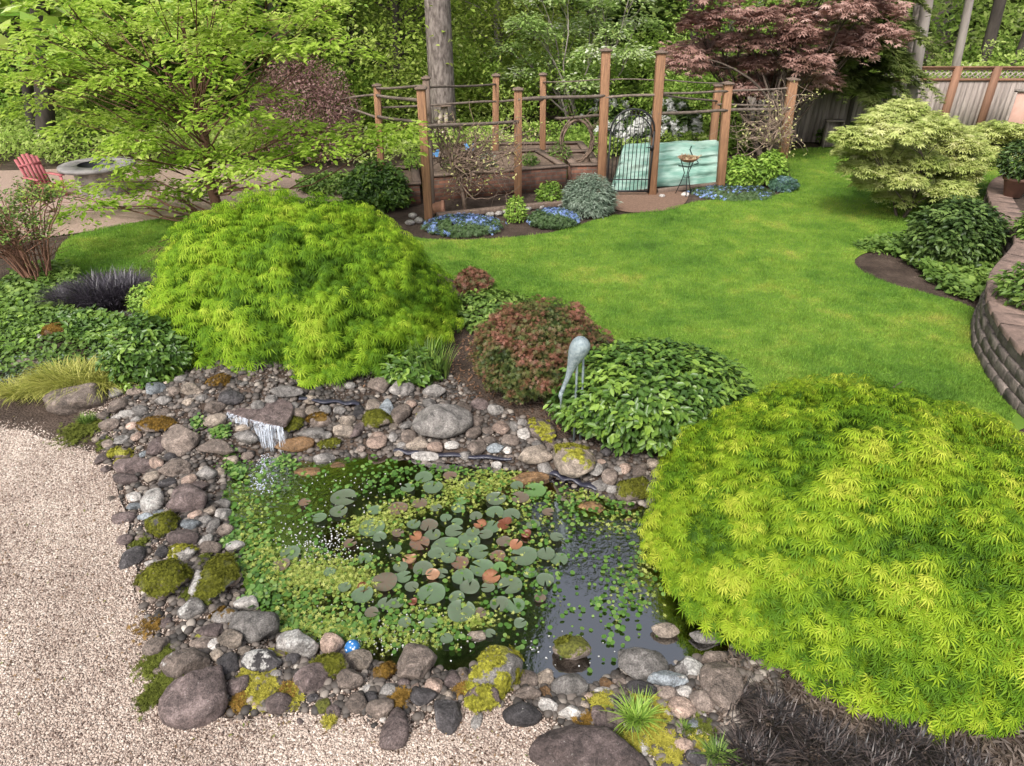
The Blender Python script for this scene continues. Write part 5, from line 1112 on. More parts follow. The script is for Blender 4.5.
raised_bed('far brick bed along the back of the enclosure', Vector((-2.1, 17.3, 0)), Vector((1.9, 17.6, 0)), 1.2, .40)
raised_bed('short brick bed left of the front left corner post', Vector((G(398, 205).x, G(398, 205).y, 0)), Vector((G(421, 204).x, G(421, 204).y, 0)), 1.6, .40)
# pot lying on its side
p = G(439, 213.5); r_ = empty('terracotta_pot', (p.x, p.y-.06, .13), 'terracotta pot lying on its side by the front left corner post', 'pot'); TERRA = mat('terracotta', (.50, .26, .17), .8, (.34, .17, .11), 9)
prof = [(.0, .0), (.085, .0), (.13, .26), (.15, .26), (.15, .32), (.13, .32), (.12, .27), (.075, .03), (0, .03)]; a = np.linspace(0, 2*math.pi, 25)[:-1]
V = np.concatenate([np.stack([np.full(24, z-.2), np.cos(a)*x, np.sin(a)*x], 1) for x, z in prof]); npmesh('pot_body', V, np.array([(j*24+i_, j*24+(i_+1) % 24, (j+1)*24+(i_+1) % 24, (j+1)*24+i_) for j in range(8) for i_ in range(24)]), TERRA, r_, smooth=True)
# ---- climbing vine and twig tangles
VINE = mat('vine_bark', (.25, .175, .13), .9, (.10, .07, .05), 16, bump=.5)
def tangle(name, label, base, trunk_pts, zones, n_, m_st, lm_=None, nl=0, lsize=.08, cat='vine', r0=.03):
    r_ = empty(name, base, label, cat); mb = MB(); B = np.array(base); T = np.array([tuple(t) for t in trunk_pts])-B; mb.tube(T, np.linspace(r0, r0*.6, len(T)), 7); tips = []
    for k in range(n_):
        x0, x1, z0, z1, dy = zones[k % len(zones)]; s = T[random.randint(len(T)//2, len(T)-1)]; tgt = np.array([random.uniform(x0, x1)-B[0], random.gauss(0, dy), random.uniform(z0, z1)-B[2]])
        t = np.linspace(0, 1, 9)[:, None]; c = (s+tgt)/2+rng.normal(0, .38, 3)*np.array([1, .5, 1]); P = s*(1-t)**2+2*c*t*(1-t)+tgt*t*t; P[1:] += np.cumsum(rng.normal(0, .032, (8, 3)), 0); rr = random.uniform(.3, .5)*r0
        mb.tube(P, np.linspace(rr, rr*.3, 9), 5)
        for q_ in range(5): j = random.randint(2, 8); e = P[j]+rng.normal(0, .19, 3)*np.array([1, .6, 1]); mb.tube([P[j], (P[j]+e)/2+rng.normal(0, .03, 3), e], [rr*.4, rr*.3, rr*.2], 4); tips.append(e)
        tips.append(P[-1])
    mb.build('branches', m_st, r_, True)
    if nl:
        tp = np.array(tips); P = tp[rng.integers(0, len(tp), nl)]+rng.normal(0, .06, (nl, 3)); foliage('foliage', OVATE, P, rdir(nl), np.array([0, -.3, .8])+.6*rdir(nl), lsize*rng.uniform(.5, 1.1, nl), rng.random(nl), lm_, r_)
    return r_
b_ = G(466, 213); b_.y -= .05
zA = on(PA, 126).z; xl, xr = PA[0].x, PB[0].x
tangle('climbing_vine', 'bare tangled grape vine trained on the rail between the two front left posts', b_, [b_, b_+Vector((-.05, 0, .4)), b_+Vector((-.12, .02, .75)), b_+Vector((-.22, 0, 1.0))],
       [(xl+.15, xr-.2, .25, .95, .12), (xl+.1, xr, .9, zA, .10), (xl+.2, xr+.4, 1.0, zA+.1, .10), (xl, xr-.4, zA-.2, zA+.12, .12)], 64, VINE, lm('vine_leaf', (.22,.22,.06), (.42,.42,.14), (.55,.50,.25)), 420, .075, r0=.045)
b_ = G(755, 184); zF = on(PE, 110).z
tangle('climbing_rose', 'twiggy climbing rose with sparse pale leaves by the rightmost enclosure post', b_, [b_, b_+Vector((.1, 0, .5)), b_+Vector((.25, .02, .9)), b_+Vector((.3, 0, 1.2))],
       [(PE[0].x+.2, PF[0].x, .7, zF+.1, .10), (PE[0].x-.1, PF[0].x, .9, zF+.35, .10), (PF[0].x-.5, PF[0].x+.25, .7, zF+.4, .08)], 44, mat('rose_cane', (.36, .27, .21), .8, (.20, .14, .10), 12), lm('rose_leaf', (.25,.27,.08), (.45,.45,.16), (.62,.58,.30)), 330, .075, r0=.026)
def wreath():
    c = atY(577, 141, 16.6); r_ = empty('vine_wreath', c, 'round loop of twisted bare vine left of the gate', 'vine'); mb = MB()
    for k in range(7):
        a = np.linspace(random.uniform(0, .6), 6.28+random.uniform(0, .5), 30); rx, rz = .36+random.gauss(0, .03), .48+random.gauss(0, .03); mb.tube(np.stack([np.cos(a)*rx+rng.normal(0, .006, 30), .04*np.sin(a*3+k), np.sin(a)*rz+rng.normal(0, .006, 30)], 1), .016, 5)
    for k in range(26): a = random.uniform(0, 6.28); s = np.array([math.cos(a)*.36, 0, math.sin(a)*.48]); e = s*random.uniform(1.2, 1.9)+rng.normal(0, .1, 3); mb.tube([s, (s+e)/2+rng.normal(0, .04, 3), e], [.009, .006, .003], 4)
    mb.tube([(0.05, 0, -.48), (.12, 0, -.8), (.1, 0, -1.05)], .03, 6)
    mb.build('twisted_stems', VINE, r_, True)
wreath()
# blue butterfly ornaments on stakes
BLU = mat('ornament_blue', (.18, .42, .75), .4, (.10, .28, .6), 10)
for k, (x, y) in enumerate([(434, 154), (470, 148)]):
    c = atY(x, y, 16.2); r_ = empty('butterfly_ornament', (c.x, c.y, .3), ['pale blue butterfly ornament on a stake beside the front left corner post', 'pale blue butterfly ornament on a stake in the middle of the vine'][k], 'garden ornament', 'butterfly ornaments'); h_ = c.z-.3
    mb = MB(); mb.tube([(0, 0, 0), (0, 0, h_)], .006, 5); mb.build('stake', IRON, r_)
    for s in (-1, 1):
        mb = MB(); V = np.array([(0, 0, 0), (s*.07, 0, .10), (s*.13, .01, .09), (s*.10, .01, .0), (s*.09, .01, -.07), (s*.03, 0, -.06)])
        V2 = np.concatenate([V+np.array([0, -.004, 0]), V+np.array([0, .004, 0])]); V2[:, 2] += h_; mb.add(V2, np.array([(0,1,2),(0,2,3),(0,3,4),(0,4,5),(6,8,7),(6,9,8),(6,10,9),(6,11,10)])); mb.add(V2, np.array([(i_, (i_+1) % 6, (i_+1) % 6+6, i_+6) for i_ in range(6)])); mb.build('wing', BLU, r_)
# bird feeder board on the conifer
c = atY(444, 118, 19.6); WH = mat('weathered_white', (.55, .48, .40), .8, (.36, .29, .23), 6, (6, 6, 1)); r_ = empty('bird_feeder', c, 'weathered pale wooden bird feeder fixed low on the big conifer trunk', 'bird feeder')
mb = MB(); mb.box((.06, 0, 0), (.10, .12, .62)); mb.build('back_board', WH, r_); mb = MB(); mb.beam((-.22, -.02, -.34), (.0, -.02, .30), .10, .10); mb.build('brace', WH, r_); mb = MB(); mb.box((.0, -.1, .33), (.44, .30, .03)); mb.build('roof', WOODG, r_); mb = MB(); mb.box((-.02, -.1, -.34), (.50, .32, .03)); mb.build('tray', WH, r_)

# ================================================================== HERON, CHAIR, FIRE TABLE, POT, WALL, FENCE
HER = mat('heron_metal', (.38, .44, .45), .6, (.16, .21, .23), 28, bump=.6, metal=.3)
def heron():
    Yh = G(570, 444).y; b_ = Vector((atY(583, 372, Yh).x, Yh, ht(atY(583, 372, Yh).x, Yh))); r_ = empty('heron_sculpture', b_, 'blue grey metal heron sculpture bending its neck down between the two shrubs', 'heron sculpture')
    def loc(x, y, dy=0): p = atY(x, y, Yh+dy); return np.array(p-b_)
    A = loc(581, 346); 
    body = [loc(585, 338), loc(583, 341), loc(580, 347), loc(577, 353), loc(574, 360), loc(571, 368), loc(568, 377), loc(564, 386), loc(561.5, 393)]
    mm = mpp(Vector((b_.x, b_.y, .6))); rr = np.array([3, 8.5, 10, 9, 6.5, 4, 2.6, 2.0, 2.2])*mm
    # smooth profile
    t = np.linspace(0, 8, 40); P = np.stack([np.interp(t, range(9), [q[c_] for q in body]) for c_ in range(3)], 1); r2 = np.interp(t, range(9), rr); ker = np.ones(5)/5
    for c_ in range(3): P[2:-2, c_] = np.convolve(P[:, c_], ker, 'valid')
    r2[2:-2] = np.convolve(r2, ker, 'valid'); r2[0] = mm*.5; r2[-1] = mm*1.0
    mb = MB(); mb.tube(P, r2, 14); mb.build('body', HER, r_, True)
    mb = MB(); mb.tube([loc(561.5, 392), loc(560.5, 396), loc(561, 400), loc(560.5, 409)], [2.3*mm, 2.2*mm, 1.0*mm, .35*mm], 8); mb.build('head', HER, r_, True)
    for k, (x0, x1) in enumerate([(577, 577), (583, 583.5)]): mb = MB(); q = loc(x1, 385, .03*k); q[2] = -.03; mb.tube([loc(x0, 354, .03*k), loc((x0+x1)/2, 368, .03*k), q], .012, 7); mb.tube([q+np.array([0, 0, .03]), q+np.array([-.02, -.12, .02])], .010, 6); mb.build('leg', HER, r_, True)
heron()
# Adirondack chair
REDP = mat('red_paint', (.48, .15, .16), .7, (.36, .10, .11), 9)
def adirondack():
    p = G(50, 197); r_ = empty('adirondack_chair', p, 'red slatted garden chair by the round stone fire table', 'garden chair', rz=R(62)); 
    for k in range(6):
        x = -.25+.10*k; mb = MB(); h_ = .86-.05*abs(k-2.5); mb.beam((x, .22, .30), (x*1.12, .22+.34, .30+h_), .088, .02); mb.build('back_slat', REDP, r_)
    for k in range(6): mb = MB(); mb.box((0, -.30+.095*k, .40-.022*k), (.56, .085, .022)); mb.build('seat_slat', REDP, r_)
    for s in (-1, 1):
        mb = MB(); mb.box((s*.33, -.02, .58), (.13, .70, .024)); mb.build('armrest', REDP, r_); mb = MB(); mb.box((s*.305, -.30, .28), (.03, .10, .57)); mb.build('leg', REDP, r_); mb = MB(); mb.beam((s*.29, -.34, .38), (s*.29, .55, .06), .03, .12); mb.build('side_rail', REDP, r_)
    mb = MB(); mb.box((0, .45, .86), (.62, .03, .06)); mb.build('back_brace', REDP, r_); mb = MB(); mb.box((0, .30, .44), (.56, .03, .06)); mb.build('back_brace', REDP, r_)
adirondack(); [setattr(o_, 'scale', (.76,)*3) for o_ in bpy.data.objects if o_.name == 'adirondack_chair']
def firetable():
    p = G(98, 196); p.y += .3; r_ = empty('fire_table', p, 'round stone fire table with a wide grey rim beside the red chair', 'fire table'); ST = mat('table_stone', (.28, .26, .25), .75, (.12, .11, .11), 5, bump=.5); mb = MB()
    a = np.linspace(0, 2*math.pi, 41)[:-1]; H = .62
    def lathe(prof, name, m):
        V = np.concatenate([np.stack([np.cos(a)*x, np.sin(a)*x, np.full(40, z)], 1) for x, z in prof]); npmesh(name, V, np.array([(j*40+i_, j*40+(i_+1) % 40, (j+1)*40+(i_+1) % 40, (j+1)*40+i_) for j in range(len(prof)-1) for i_ in range(40)]), m, r_)
    lathe([(.38, H-.02), (.38, H), (.74, H), (.76, H-.01), (.76, H-.07), (.50, H-.07)], 'table_rim', ST); lathe([(.50, H-.07), (.48, .0)], 'base', mat('table_base_stone', (.38, .34, .31), .85, (.16, .14, .13), 4.5, bump=1.0, contrast=(.42, .58))); lathe([(.38, H), (.36, H-.12), (.0, H-.13)], 'fire_bowl', IRON)
firetable()
# ---- curved block wall on the right
WZt = .58
edge = [G(x, y, WZt) for x, y in [(1040,166),(1012,172),(997,178),(990,186),(991,196),(997,208),(1006,220),(1016,232),(1019,242),(1012,252),(1002,262),(994,273),(991,284),(991,298),(996,310),(1003,322),(1012,334),(1026,350),(1050,372),(1100,400)]]
pts = np.array([tuple(e) for e in edge]); sl = np.r_[0, np.cumsum(np.linalg.norm(np.diff(pts, axis=0), axis=1))]
def along(s): return np.array([np.interp(s, sl, pts[:, 0]), np.interp(s, sl, pts[:, 1]), 0])
BLOCK = mat('wall_block', (.23, .19, .165), .92, (.085, .07, .062), 9, bump=1.0, bscale=20, tintamt=.25); CAPM = mat('wall_cap', (.24, .165, .135), .92, (.12, .085, .07), 7, bump=.7, bscale=24, tintamt=.12)
def blockwall():
    r_ = empty('block_wall', (pts[9][0], pts[9][1], 0), 'curved retaining wall of grey concrete blocks along the right edge', 'retaining wall'); org = np.array([pts[9][0], pts[9][1], 0]); mb = MB(); nC = 4; hC = (WZt-.06)/nC; Lb = .30
    for c_ in range(nC):
        s = (c_ % 2)*Lb/2
        while s+Lb < sl[-1]:
            a = along(s+.006); b2 = along(s+Lb-.006); d = (b2-a)/np.linalg.norm(b2-a); n_ = np.array([d[1], -d[0], 0])*1.0
            n_ = -n_ if n_[0] > 0 and False else n_
            out_ = np.array([-d[1], d[0], 0]); 
            if out_[0] > 0: out_ = -out_
            th = .20; set_ = -.018*(c_)+.06; z0 = c_*hC+.004; z1 = (c_+1)*hC-.004; bul = random.uniform(.002, .02)
            A = a+out_*set_; B = b2+out_*set_; A2 = A-out_*th; B2 = B-out_*th; ch = .008
            def P3(p, z): return (p[0], p[1], z)
            fa = A+d*ch; fb = B-d*ch; fo = out_*bul
            V = [P3(A, z0), P3(B, z0), P3(B, z1), P3(A, z1), P3(fa+fo, z0+ch), P3(fb+fo, z0+ch), P3(fb+fo, z1-ch), P3(fa+fo, z1-ch), P3(A2, z0), P3(B2, z0), P3(B2, z1), P3(A2, z1)]
            mb.add(np.array(V)-org, np.array([(4,5,6,7),(0,1,5,4),(1,2,6,5),(2,3,7,6),(3,0,4,7),(3,2,10,11),(0,3,11,8),(1,9,10,2)])); s += Lb
    mb.build('wall_blocks', BLOCK, r_)
    mb = MB(); s = 0; Lc = .36
    while s+Lc < sl[-1]:
        a = along(s+.003); b2 = along(s+Lc-.003); d = (b2-a)/np.linalg.norm(b2-a); out_ = np.array([-d[1], d[0], 0]); out_ = -out_ if out_[0] > 0 else out_
        A = a+out_*.05; B = b2+out_*.05; A2 = a-out_*.34; B2 = b2-out_*.34; z0, z1 = WZt-.055, WZt+random.uniform(0, .006)
        V = [(*A[:2], z0), (*B[:2], z0), (*B2[:2], z0), (*A2[:2], z0), (*A[:2], z1-.01), (*B[:2], z1-.01), (*B2[:2], z1), (*A2[:2], z1), (*(A-out_*.012)[:2], z1), (*(B-out_*.012)[:2], z1)]
        mb.add(np.array(V)-org, np.array([(0,1,5,4),(4,5,9,8),(8,9,6,7),(0,4,7,3),(1,2,6,5)])); s += Lc
    mb.build('cap_stones', CAPM, r_)
blockwall()
up = [Vector((p[0]+.12, p[1], 0)) for p in pts]+[Vector((9.5, pts[-1][1], 0)), Vector((14, 12, 0)), Vector((12, pts[0][1]+.5, 0))]
us, UP = sheet('terrace_soil', up, SOIL, WZt-.03, sm=0)
# pot with shrub on the wall
p = G(1012, 196, WZt); r_ = empty('planted_pot', p, 'brown pot with a dark green shrub standing on the curved wall', 'potted plant')
prof = [(.0, .0), (.14, .0), (.22, .30), (.245, .30), (.245, .35), (.22, .35), (.20, .30), (0, .29)]; a = np.linspace(0, 2*math.pi, 33)[:-1]
V = np.concatenate([np.stack([np.cos(a)*x, np.sin(a)*x, np.full(32, z)], 1) for x, z in prof]); npmesh('pot_body', V, np.array([(j*32+i_, j*32+(i_+1) % 32, (j+1)*32+(i_+1) % 32, (j+1)*32+i_) for j in range(7) for i_ in range(32)]), mat('pot_brown', (.24, .13, .10), .6, (.15, .08, .06), 8), r_, smooth=True)
n_ = 1800; d = rdir(n_); P = d*np.array([.42, .42, .36])*(1-.35*rng.random(n_))[:, None]+np.array([0, 0, .66]); foliage('foliage', OVATE, P, d+.5*rdir(n_), d*.4+np.array([0, 0, .7])+.5*rdir(n_), .085*rng.uniform(.6, 1.2, n_), .45+rng.normal(0, .2, n_), M_DARK, r_)
def tr_base(px, py): p = G(px, py, WZt-.03); return p
for k, (px, py, W_, H_) in enumerate([(1034, 305, .9, .45), (1040, 240, .7, .5)]): shrub('leafy_shrub', ['green leafy plant overhanging the terrace at the right photo edge above the wall bulge', 'leafy plant on the terrace below the planted pot at the photo edge'][k], tr_base(px, py), W_, W_, H_, 900, OVATE, .10, M_MID, seed=60+k)
# ---- back fence with lattice top
BOARD = mat('fence_board', (.36, .31, .275), .9, (.19, .155, .135), 2.4, (7, 7, .7), .4, 16, tintamt=.25); LATT = mat('lattice_wood', (.46, .41, .33), .85, (.30, .26, .21), 6, tintamt=.1); FPOST = mat('fence_post_wood', (.27, .14, .085), .75, (.17, .09, .055), 3, (8, 8, .8), tintamt=.15)
def fence_panel(a, b_, H, hl, label, group='panels of the back fence'):
    a = Vector(a); b_ = Vector(b_); d = b_-a; L_ = d.length; r_ = empty('lattice_fence', a, label, 'fence', group, math.atan2(d.y, d.x)); mb = MB(); n_ = max(3, int(L_/.145)); w_ = L_/n_
    for k in range(n_): mb.box((w_*(k+.5), random.uniform(-.004, .004), (H-hl)/2+.02), (w_-.006, .020, H-hl-.04))
    mb.build('boards', BOARD, r_)
    mb = MB()
    for z, h_ in ((H-hl+.02, .07), (H-.02, .06)): mb.box((L_/2, -.012, z), (L_, .06, h_))
    mb.box((L_/2, -.01, H+.028), (L_+.02, .13, .03)); mb.build('rails', FPOST, r_)
    mb = MB(); z0, z1 = H-hl+.055, H-.05; hh = z1-z0; s = -hh
    while s < L_:
        for sg, yy in ((1, -.004), (-1, .010)):
            x0, x1 = (s, s+hh) if sg > 0 else (s+hh, s); za, zb = z0, z1; p0 = [x0, za]; p1 = [x1, zb]
            def clip(p0, p1):
                for (p, q) in ((p0, p1), (p1, p0)):
                    if p[0] < .01: f = (.01-p[0])/(q[0]-p[0]) if q[0] != p[0] else 0; p[1] += f*(q[1]-p[1]); p[0] = .01
                    if p[0] > L_-.01: f = (L_-.01-p[0])/(q[0]-p[0]); p[1] += f*(q[1]-p[1]); p[0] = L_-.01
            if max(x0, x1) > .03 and min(x0, x1) < L_-.03:
                clip(p0, p1)
                if abs(p0[0]-p1[0]) > .02: mb.beam((p0[0], yy, p0[1]), (p1[0], yy, p1[1]), .010, .034) if False else mb.beam((p0[0], yy, p0[1]), (p1[0], yy, p1[1]), .010, .036)
        s += .155
    mb.build('lattice', LATT, r_)
def fpost(p, H, label, lean=0, w_=.20): r_ = Vector(p); mb = MB(); mb.beam((0, -.04, -.2), (lean, -.04, H), w_, .13); o = mb.build('fence_post', FPOST); o.location = r_; props(o, label, 'post', 'posts of the back fence')
YF = 21.2
def fx(px, py=120, Y_=YF): return atY(px, py, Y_).x
Hf = atY(950, 68, YF).z
xs1 = [fx(868), fx(941), fx(980), fx(1060), fx(1140), fx(1220)]
lb = ['fence panel behind the leaning grey trunk with a lattice top', 'narrow fence panel between the two brown posts above the pale yellow maple', 'fence panel right of the two brown posts with a lattice top', 'fence panel just past the right photo edge', 'far right fence panel outside the photo']
for k in range(4): fence_panel((xs1[k], YF, 0), (xs1[k+1], YF, 0), Hf, .32, lb[k])
fpost((fx(942), YF, 0), Hf+.05, 'brown fence post, left of the pair above the pale yellow maple', .0); fpost((fx(980), YF, 0), Hf+.05, 'brown fence post, right of the pair above the pale yellow maple', .0)
fpost((fx(866, 120), YF-.1, 0), Hf-.2, 'brown fence post behind the drooping hemlock branches')
Y2 = YF-.6; H2 = atY(820, 78, Y2).z
xx = [atY(x, 120, Y2).x for x in (866, 782, 748)]
for k in range(2): fence_panel((xx[k+1], Y2+.25*(k+1), 0), (xx[k]-.04, Y2+.25*k, 0), H2, .30, ['lower fence panel right of the rightmost enclosure post', 'fence panel seen through the rails above the green tarp', 'fence panel hidden in the trees behind the gate', 'fence panel hidden in the trees left of the gate'][k])
# crate propped by the fence
c = atY(834, 128, Y2-.35); r_ = empty('old_cabinet', (c.x, c.y, 0), 'small dark opening in a weathered wooden box standing against the fence', 'wooden box'); mb = MB()
mb.box((0, .12, .35), (.44, .03, .70)); mb.box((-.22, 0, .35), (.03, .24, .70)); mb.box((.22, 0, .35), (.03, .24, .70)); mb.box((0, 0, .715), (.52, .3, .03)); mb.box((0, -.02, .30), (.41, .22, .03)); mb.build('carcass', BOARD, r_); mb = MB(); mb.box((0, -.12, .16), (.40, .02, .26)); mb.build('door', BOARD, r_)
# peach coloured panel leaning at right
c = G(1015, 152); r_ = empty('leaning_panel', (c.x, 20.0, 0), 'pinkish upright wooden panel standing before the fence at the right edge', 'wooden panel'); x0 = atY(1003, 120, 20).x-c.x; mb = MB(); zt2 = atY(1015, 92, 20).z; mb.box((x0+.75, 0, zt2/2), (1.3, .06, zt2)); mb.build('board', mat('panel_pink', (.52, .32, .26), .8, (.40, .24, .19), 4), r_); mb = MB()
mb.beam((x0+.06, -.05, 0), (x0+.06, -.05, zt2+.03), .07, .05); mb.box((x0+.75, -.05, zt2+.04), (1.45, .05, .07)); mb.build('panel_frame', BOARD, r_)
# ================================================================== TREES
def tree_mesh_parts(root_, P, xd, no, S, T, leaf, m, name='crown'):
    return foliage(name, leaf, P, xd, no, S, T, m, root_)
def limb(mb, s, e, r0, r1, n=9, wob=.05, arch=.12, sides=7):
    s = np.array(s, float); e = np.array(e, float); L_ = np.linalg.norm(e-s); t = np.linspace(0, 1, n)[:, None]; c = (s+e)/2+np.array([0, 0, arch*L_])
    P = s*(1-t)**2+2*c*t*(1-t)+e*t*t; w1 = rng.normal(0, 1, 3)*wob*L_*.16; w2 = rng.normal(0, 1, 3)*wob*L_*.08; P = P+np.sin(math.pi*t)*w1+np.sin(2*math.pi*t+.5)*w2*np.sin(math.pi*t); mb.tube(P, np.linspace(r0, r1, n), sides); return P
# ---- leafy tree at left (layered tiers)
M_DOG = leafmat('leaf_dogwood', [(0, (.10,.20,.02)), (.35, (.26,.42,.04)), (.7, (.44,.59,.09)), (1, (.64,.72,.22))], .55, .5, .2)
def dogwood():
    b_ = GT(222, 232); r_ = empty('leafy_tree', b_, 'broad light green layered tree left of the garden enclosure', 'tree'); mb = MB(); Y0 = b_.y
    forks = [(-.05, 0, .9), (.10, .05, 1.0), (-.2, .1, .8)]
    mb.tube([(0, 0, -.1), (.02, 0, .4), (-.04, .02, 1.0), (.06, .0, 1.7), (.02, .05, 2.6), (.1, 0, 3.7)], [.13, .10, .085, .07, .05, .02], 10)
    T_ = []
    spots = [(70,60),(40,72),(95,80),(130,50),(160,30),(200,15),(250,12),(290,15),(330,38),(110,110),(75,118),(140,140),(120,150),(135,172),(170,160),(200,150),(150,185),(120,200),(90,208),(60,205),(225,110),(248,85),(240,150),(270,140),(300,130),(330,145),(355,128),(385,135),(405,128),(210,70),(180,95),(150,85),(195,45),(240,45),(280,38),(130,20),(95,35),(60,25),(30,45),(20,80),(50,100),(230,175),(205,185),(175,200),(255,120),(150,120),(190,125),(120,75),(220,30),(310,20),(260,165),(290,155),(160,5),(220,-5),(280,-5),(100,0),(200,-30),(260,-30),(140,-30),(60,-10),(320,0)]
    Ps = []; xs_ = []; ns = []; Ss = []; Ts = []
    for k, (x, y) in enumerate(spots):
        dY = random.uniform(-2.2, 1.8)*(1-abs(x-210)/330); Yk = Y0+dY-.2; c = np.array(atY(x+random.uniform(-8, 8), y+random.uniform(-5, 5), Yk)-b_)
        if c[2] < .55: c[2] = .55+random.random()*.2
        T_.append(c); n_ = 250; R_ = random.uniform(.36, .68); a = rng.uniform(0, 6.28, n_); q = rng.random(n_)**.55*R_*(1+.35*np.sin(a*3+k)*.5)
        out_ = c[:2]/(np.linalg.norm(c[:2])+.1); px_ = np.cos(a)*q; py_ = np.sin(a)*q
        z = rng.normal(0, .055, n_)-.12*(q/R_)**2-.06*(px_*out_[0]+py_*out_[1])+.18*(vnoise(np.stack([px_*3+k, py_*3, 0*a], 1), k)-.5)
        P = c+np.stack([px_, py_, z], 1); Ps.append(P); xd = np.stack([np.cos(a), np.sin(a), -.35+0*a], 1)+.5*rdir(n_); xs_.append(xd); ns.append(np.array([0, 0, 1.])+.42*rdir(n_)); Ss.append(rng.uniform(.07, .14, n_)); Ts.append(.56+.4*(vnoise(P*1.3, 5)-.5)+rng.normal(0, .15, n_)+.06*(c[2]-1.5))
    T_ = np.array(T_)
    # limbs: from stem at a lower height out to each tier
    for c in T_:
        h0 = max(.15, min(3.2, c[2]*.62-.12*np.linalg.norm(c[:2]))); s = np.array([0.02, .01, h0]); P = limb(mb, s, c+np.array([0, 0, -.05]), .024-.003*c[2], .006, arch=-.02 if c[2] < 1.3 else .05, wob=.35)
        for q_ in range(3): j = random.randint(4, 8); e = c+rng.normal(0, .32, 3)*np.array([1, 1, .15]); mb.tube([P[j], (P[j]+e)/2+rng.normal(0, .03, 3), e], [.010, .007, .003], 5)
    for a, l in ((2.8, 1.3), (3.6, 1.2), (.3, 1.3), (5.7, 1.0)): limb(mb, (0, 0, .1), (math.cos(a)*l, math.sin(a)*l*.5, .75), .04, .015, wob=.4, arch=.02)
    foliage('crown', OVATE, np.concatenate(Ps), np.concatenate(xs_), np.concatenate(ns), np.concatenate(Ss), np.concatenate(Ts), M_DOG, r_); mb.build('trunk', BARKR, r_, True)
dogwood()
# ---- generic layered maple from a list of tiers in the photo
def tier_tree(name, label, base, spots, Y0, depthr, n_, R_, size, leaf, m, bark, trunkr=.08, forks=3, zsd=.05, tb=0, fh=.5, cat='tree'):
    r_ = empty(name, base, label, cat); mb = MB(); B = np.array(base); Ps = []; xs_ = []; ns = []; Ss = []; Ts = []; cs = []
    for k, sp in enumerate(spots):
        x, y = sp[:2]; c = np.array(atY(x, y, Y0+random.uniform(-depthr, depthr)))-B; cs.append(c); nn = int(n_*random.uniform(.7, 1.3)); a = rng.uniform(0, 6.28, nn); rr = R_*random.uniform(.75, 1.25); q = rng.random(nn)**.55*rr
        z = rng.normal(0, zsd, nn)-.25*rr*(q/rr)**2; P = c+np.stack([np.cos(a)*q, np.sin(a)*q*.9, z], 1); P[:, 2] = np.maximum(P[:, 2], .1); Ps.append(P)
        xs_.append(np.stack([np.cos(a), np.sin(a), -.4+0*a], 1)+.45*rdir(nn)); ns.append(np.array([0, 0, 1.])+.4*rdir(nn)); Ss.append(size*rng.uniform(.65, 1.2, nn)); Ts.append(.5+tb+.5*(vnoise(P*1.7, 5)-.5)+rng.normal(0, .14, nn))
    cs = np.array(cs); cen = cs.mean(0); st = []
    for k in range(forks): a = k/forks*6.28+.4; e = np.array([math.cos(a)*cen[2]*.22+cen[0]*.5, math.sin(a)*cen[2]*.22+cen[1]*.5, cen[2]*fh+.1]); st.append(limb(mb, (math.cos(a)*.03, math.sin(a)*.03, -.1), e, trunkr*random.uniform(.7, 1), trunkr*.45, wob=.3, arch=.0))
    for c in cs:
        P0 = st[int(np.argmin([np.linalg.norm(s[-1]-c) for s in st]))]; j = random.randint(4, 8); P = limb(mb, P0[j], c+np.array([0, 0, -.04]), trunkr*.38, .007, wob=.35, arch=.08)
        for q_ in range(4): e = c+rng.normal(0, R_*.5, 3)*np.array([1, 1, .15]); jj = random.randint(4, 7); mb.tube([P[jj], (P[jj]+e)/2+rng.normal(0, .03, 3), e], [.009, .006, .003], 5)
    foliage('crown', leaf, np.concatenate(Ps), np.concatenate(xs_), np.concatenate(ns), np.concatenate(Ss), np.concatenate(Ts), m, r_); mb.build('trunk', bark, r_, True); return r_
b_ = GT(902, 218)
sp1 = [(905,105),(880,118),(930,118),(862,132),(900,128),(945,130),(860,148),(885,145),(915,142),(945,145),(965,140),(870,162),(895,160),(925,158),(955,158),(880,176),(905,175),(935,172),(960,172),(900,190),(925,188),(950,186),(915,112),(975,155),(893,110),(940,124),(868,142),(955,132)]
tier_tree('pale_maple', 'small pale yellow green maple in front of the back fence', b_, sp1, b_.y+.1, .75, 480, .42, .125, STAR, leafmat('leaf_pale_maple', [(0, (.20,.29,.06)), (.4, (.42,.50,.14)), (.75, (.62,.66,.26)), (1, (.78,.76,.42))], .55, .4, .3), BARK, .045, fh=.35, tb=.10)
b2 = tr_base(1018, 175)
tier_tree('pale_maple', 'pale yellow green maple at the right edge behind the curved wall', b2, [(985,130),(1000,126),(1018,130),(1035,128),(990,142),(1008,142),(1028,140),(978,148),(1000,152),(1020,150),(1040,150),(1060,140),(1050,125)], b2.y+.2, .6, 420, .42, .125, STAR, MATS['leaf_pale_maple'], BARK, .04, fh=.35, tb=.08)
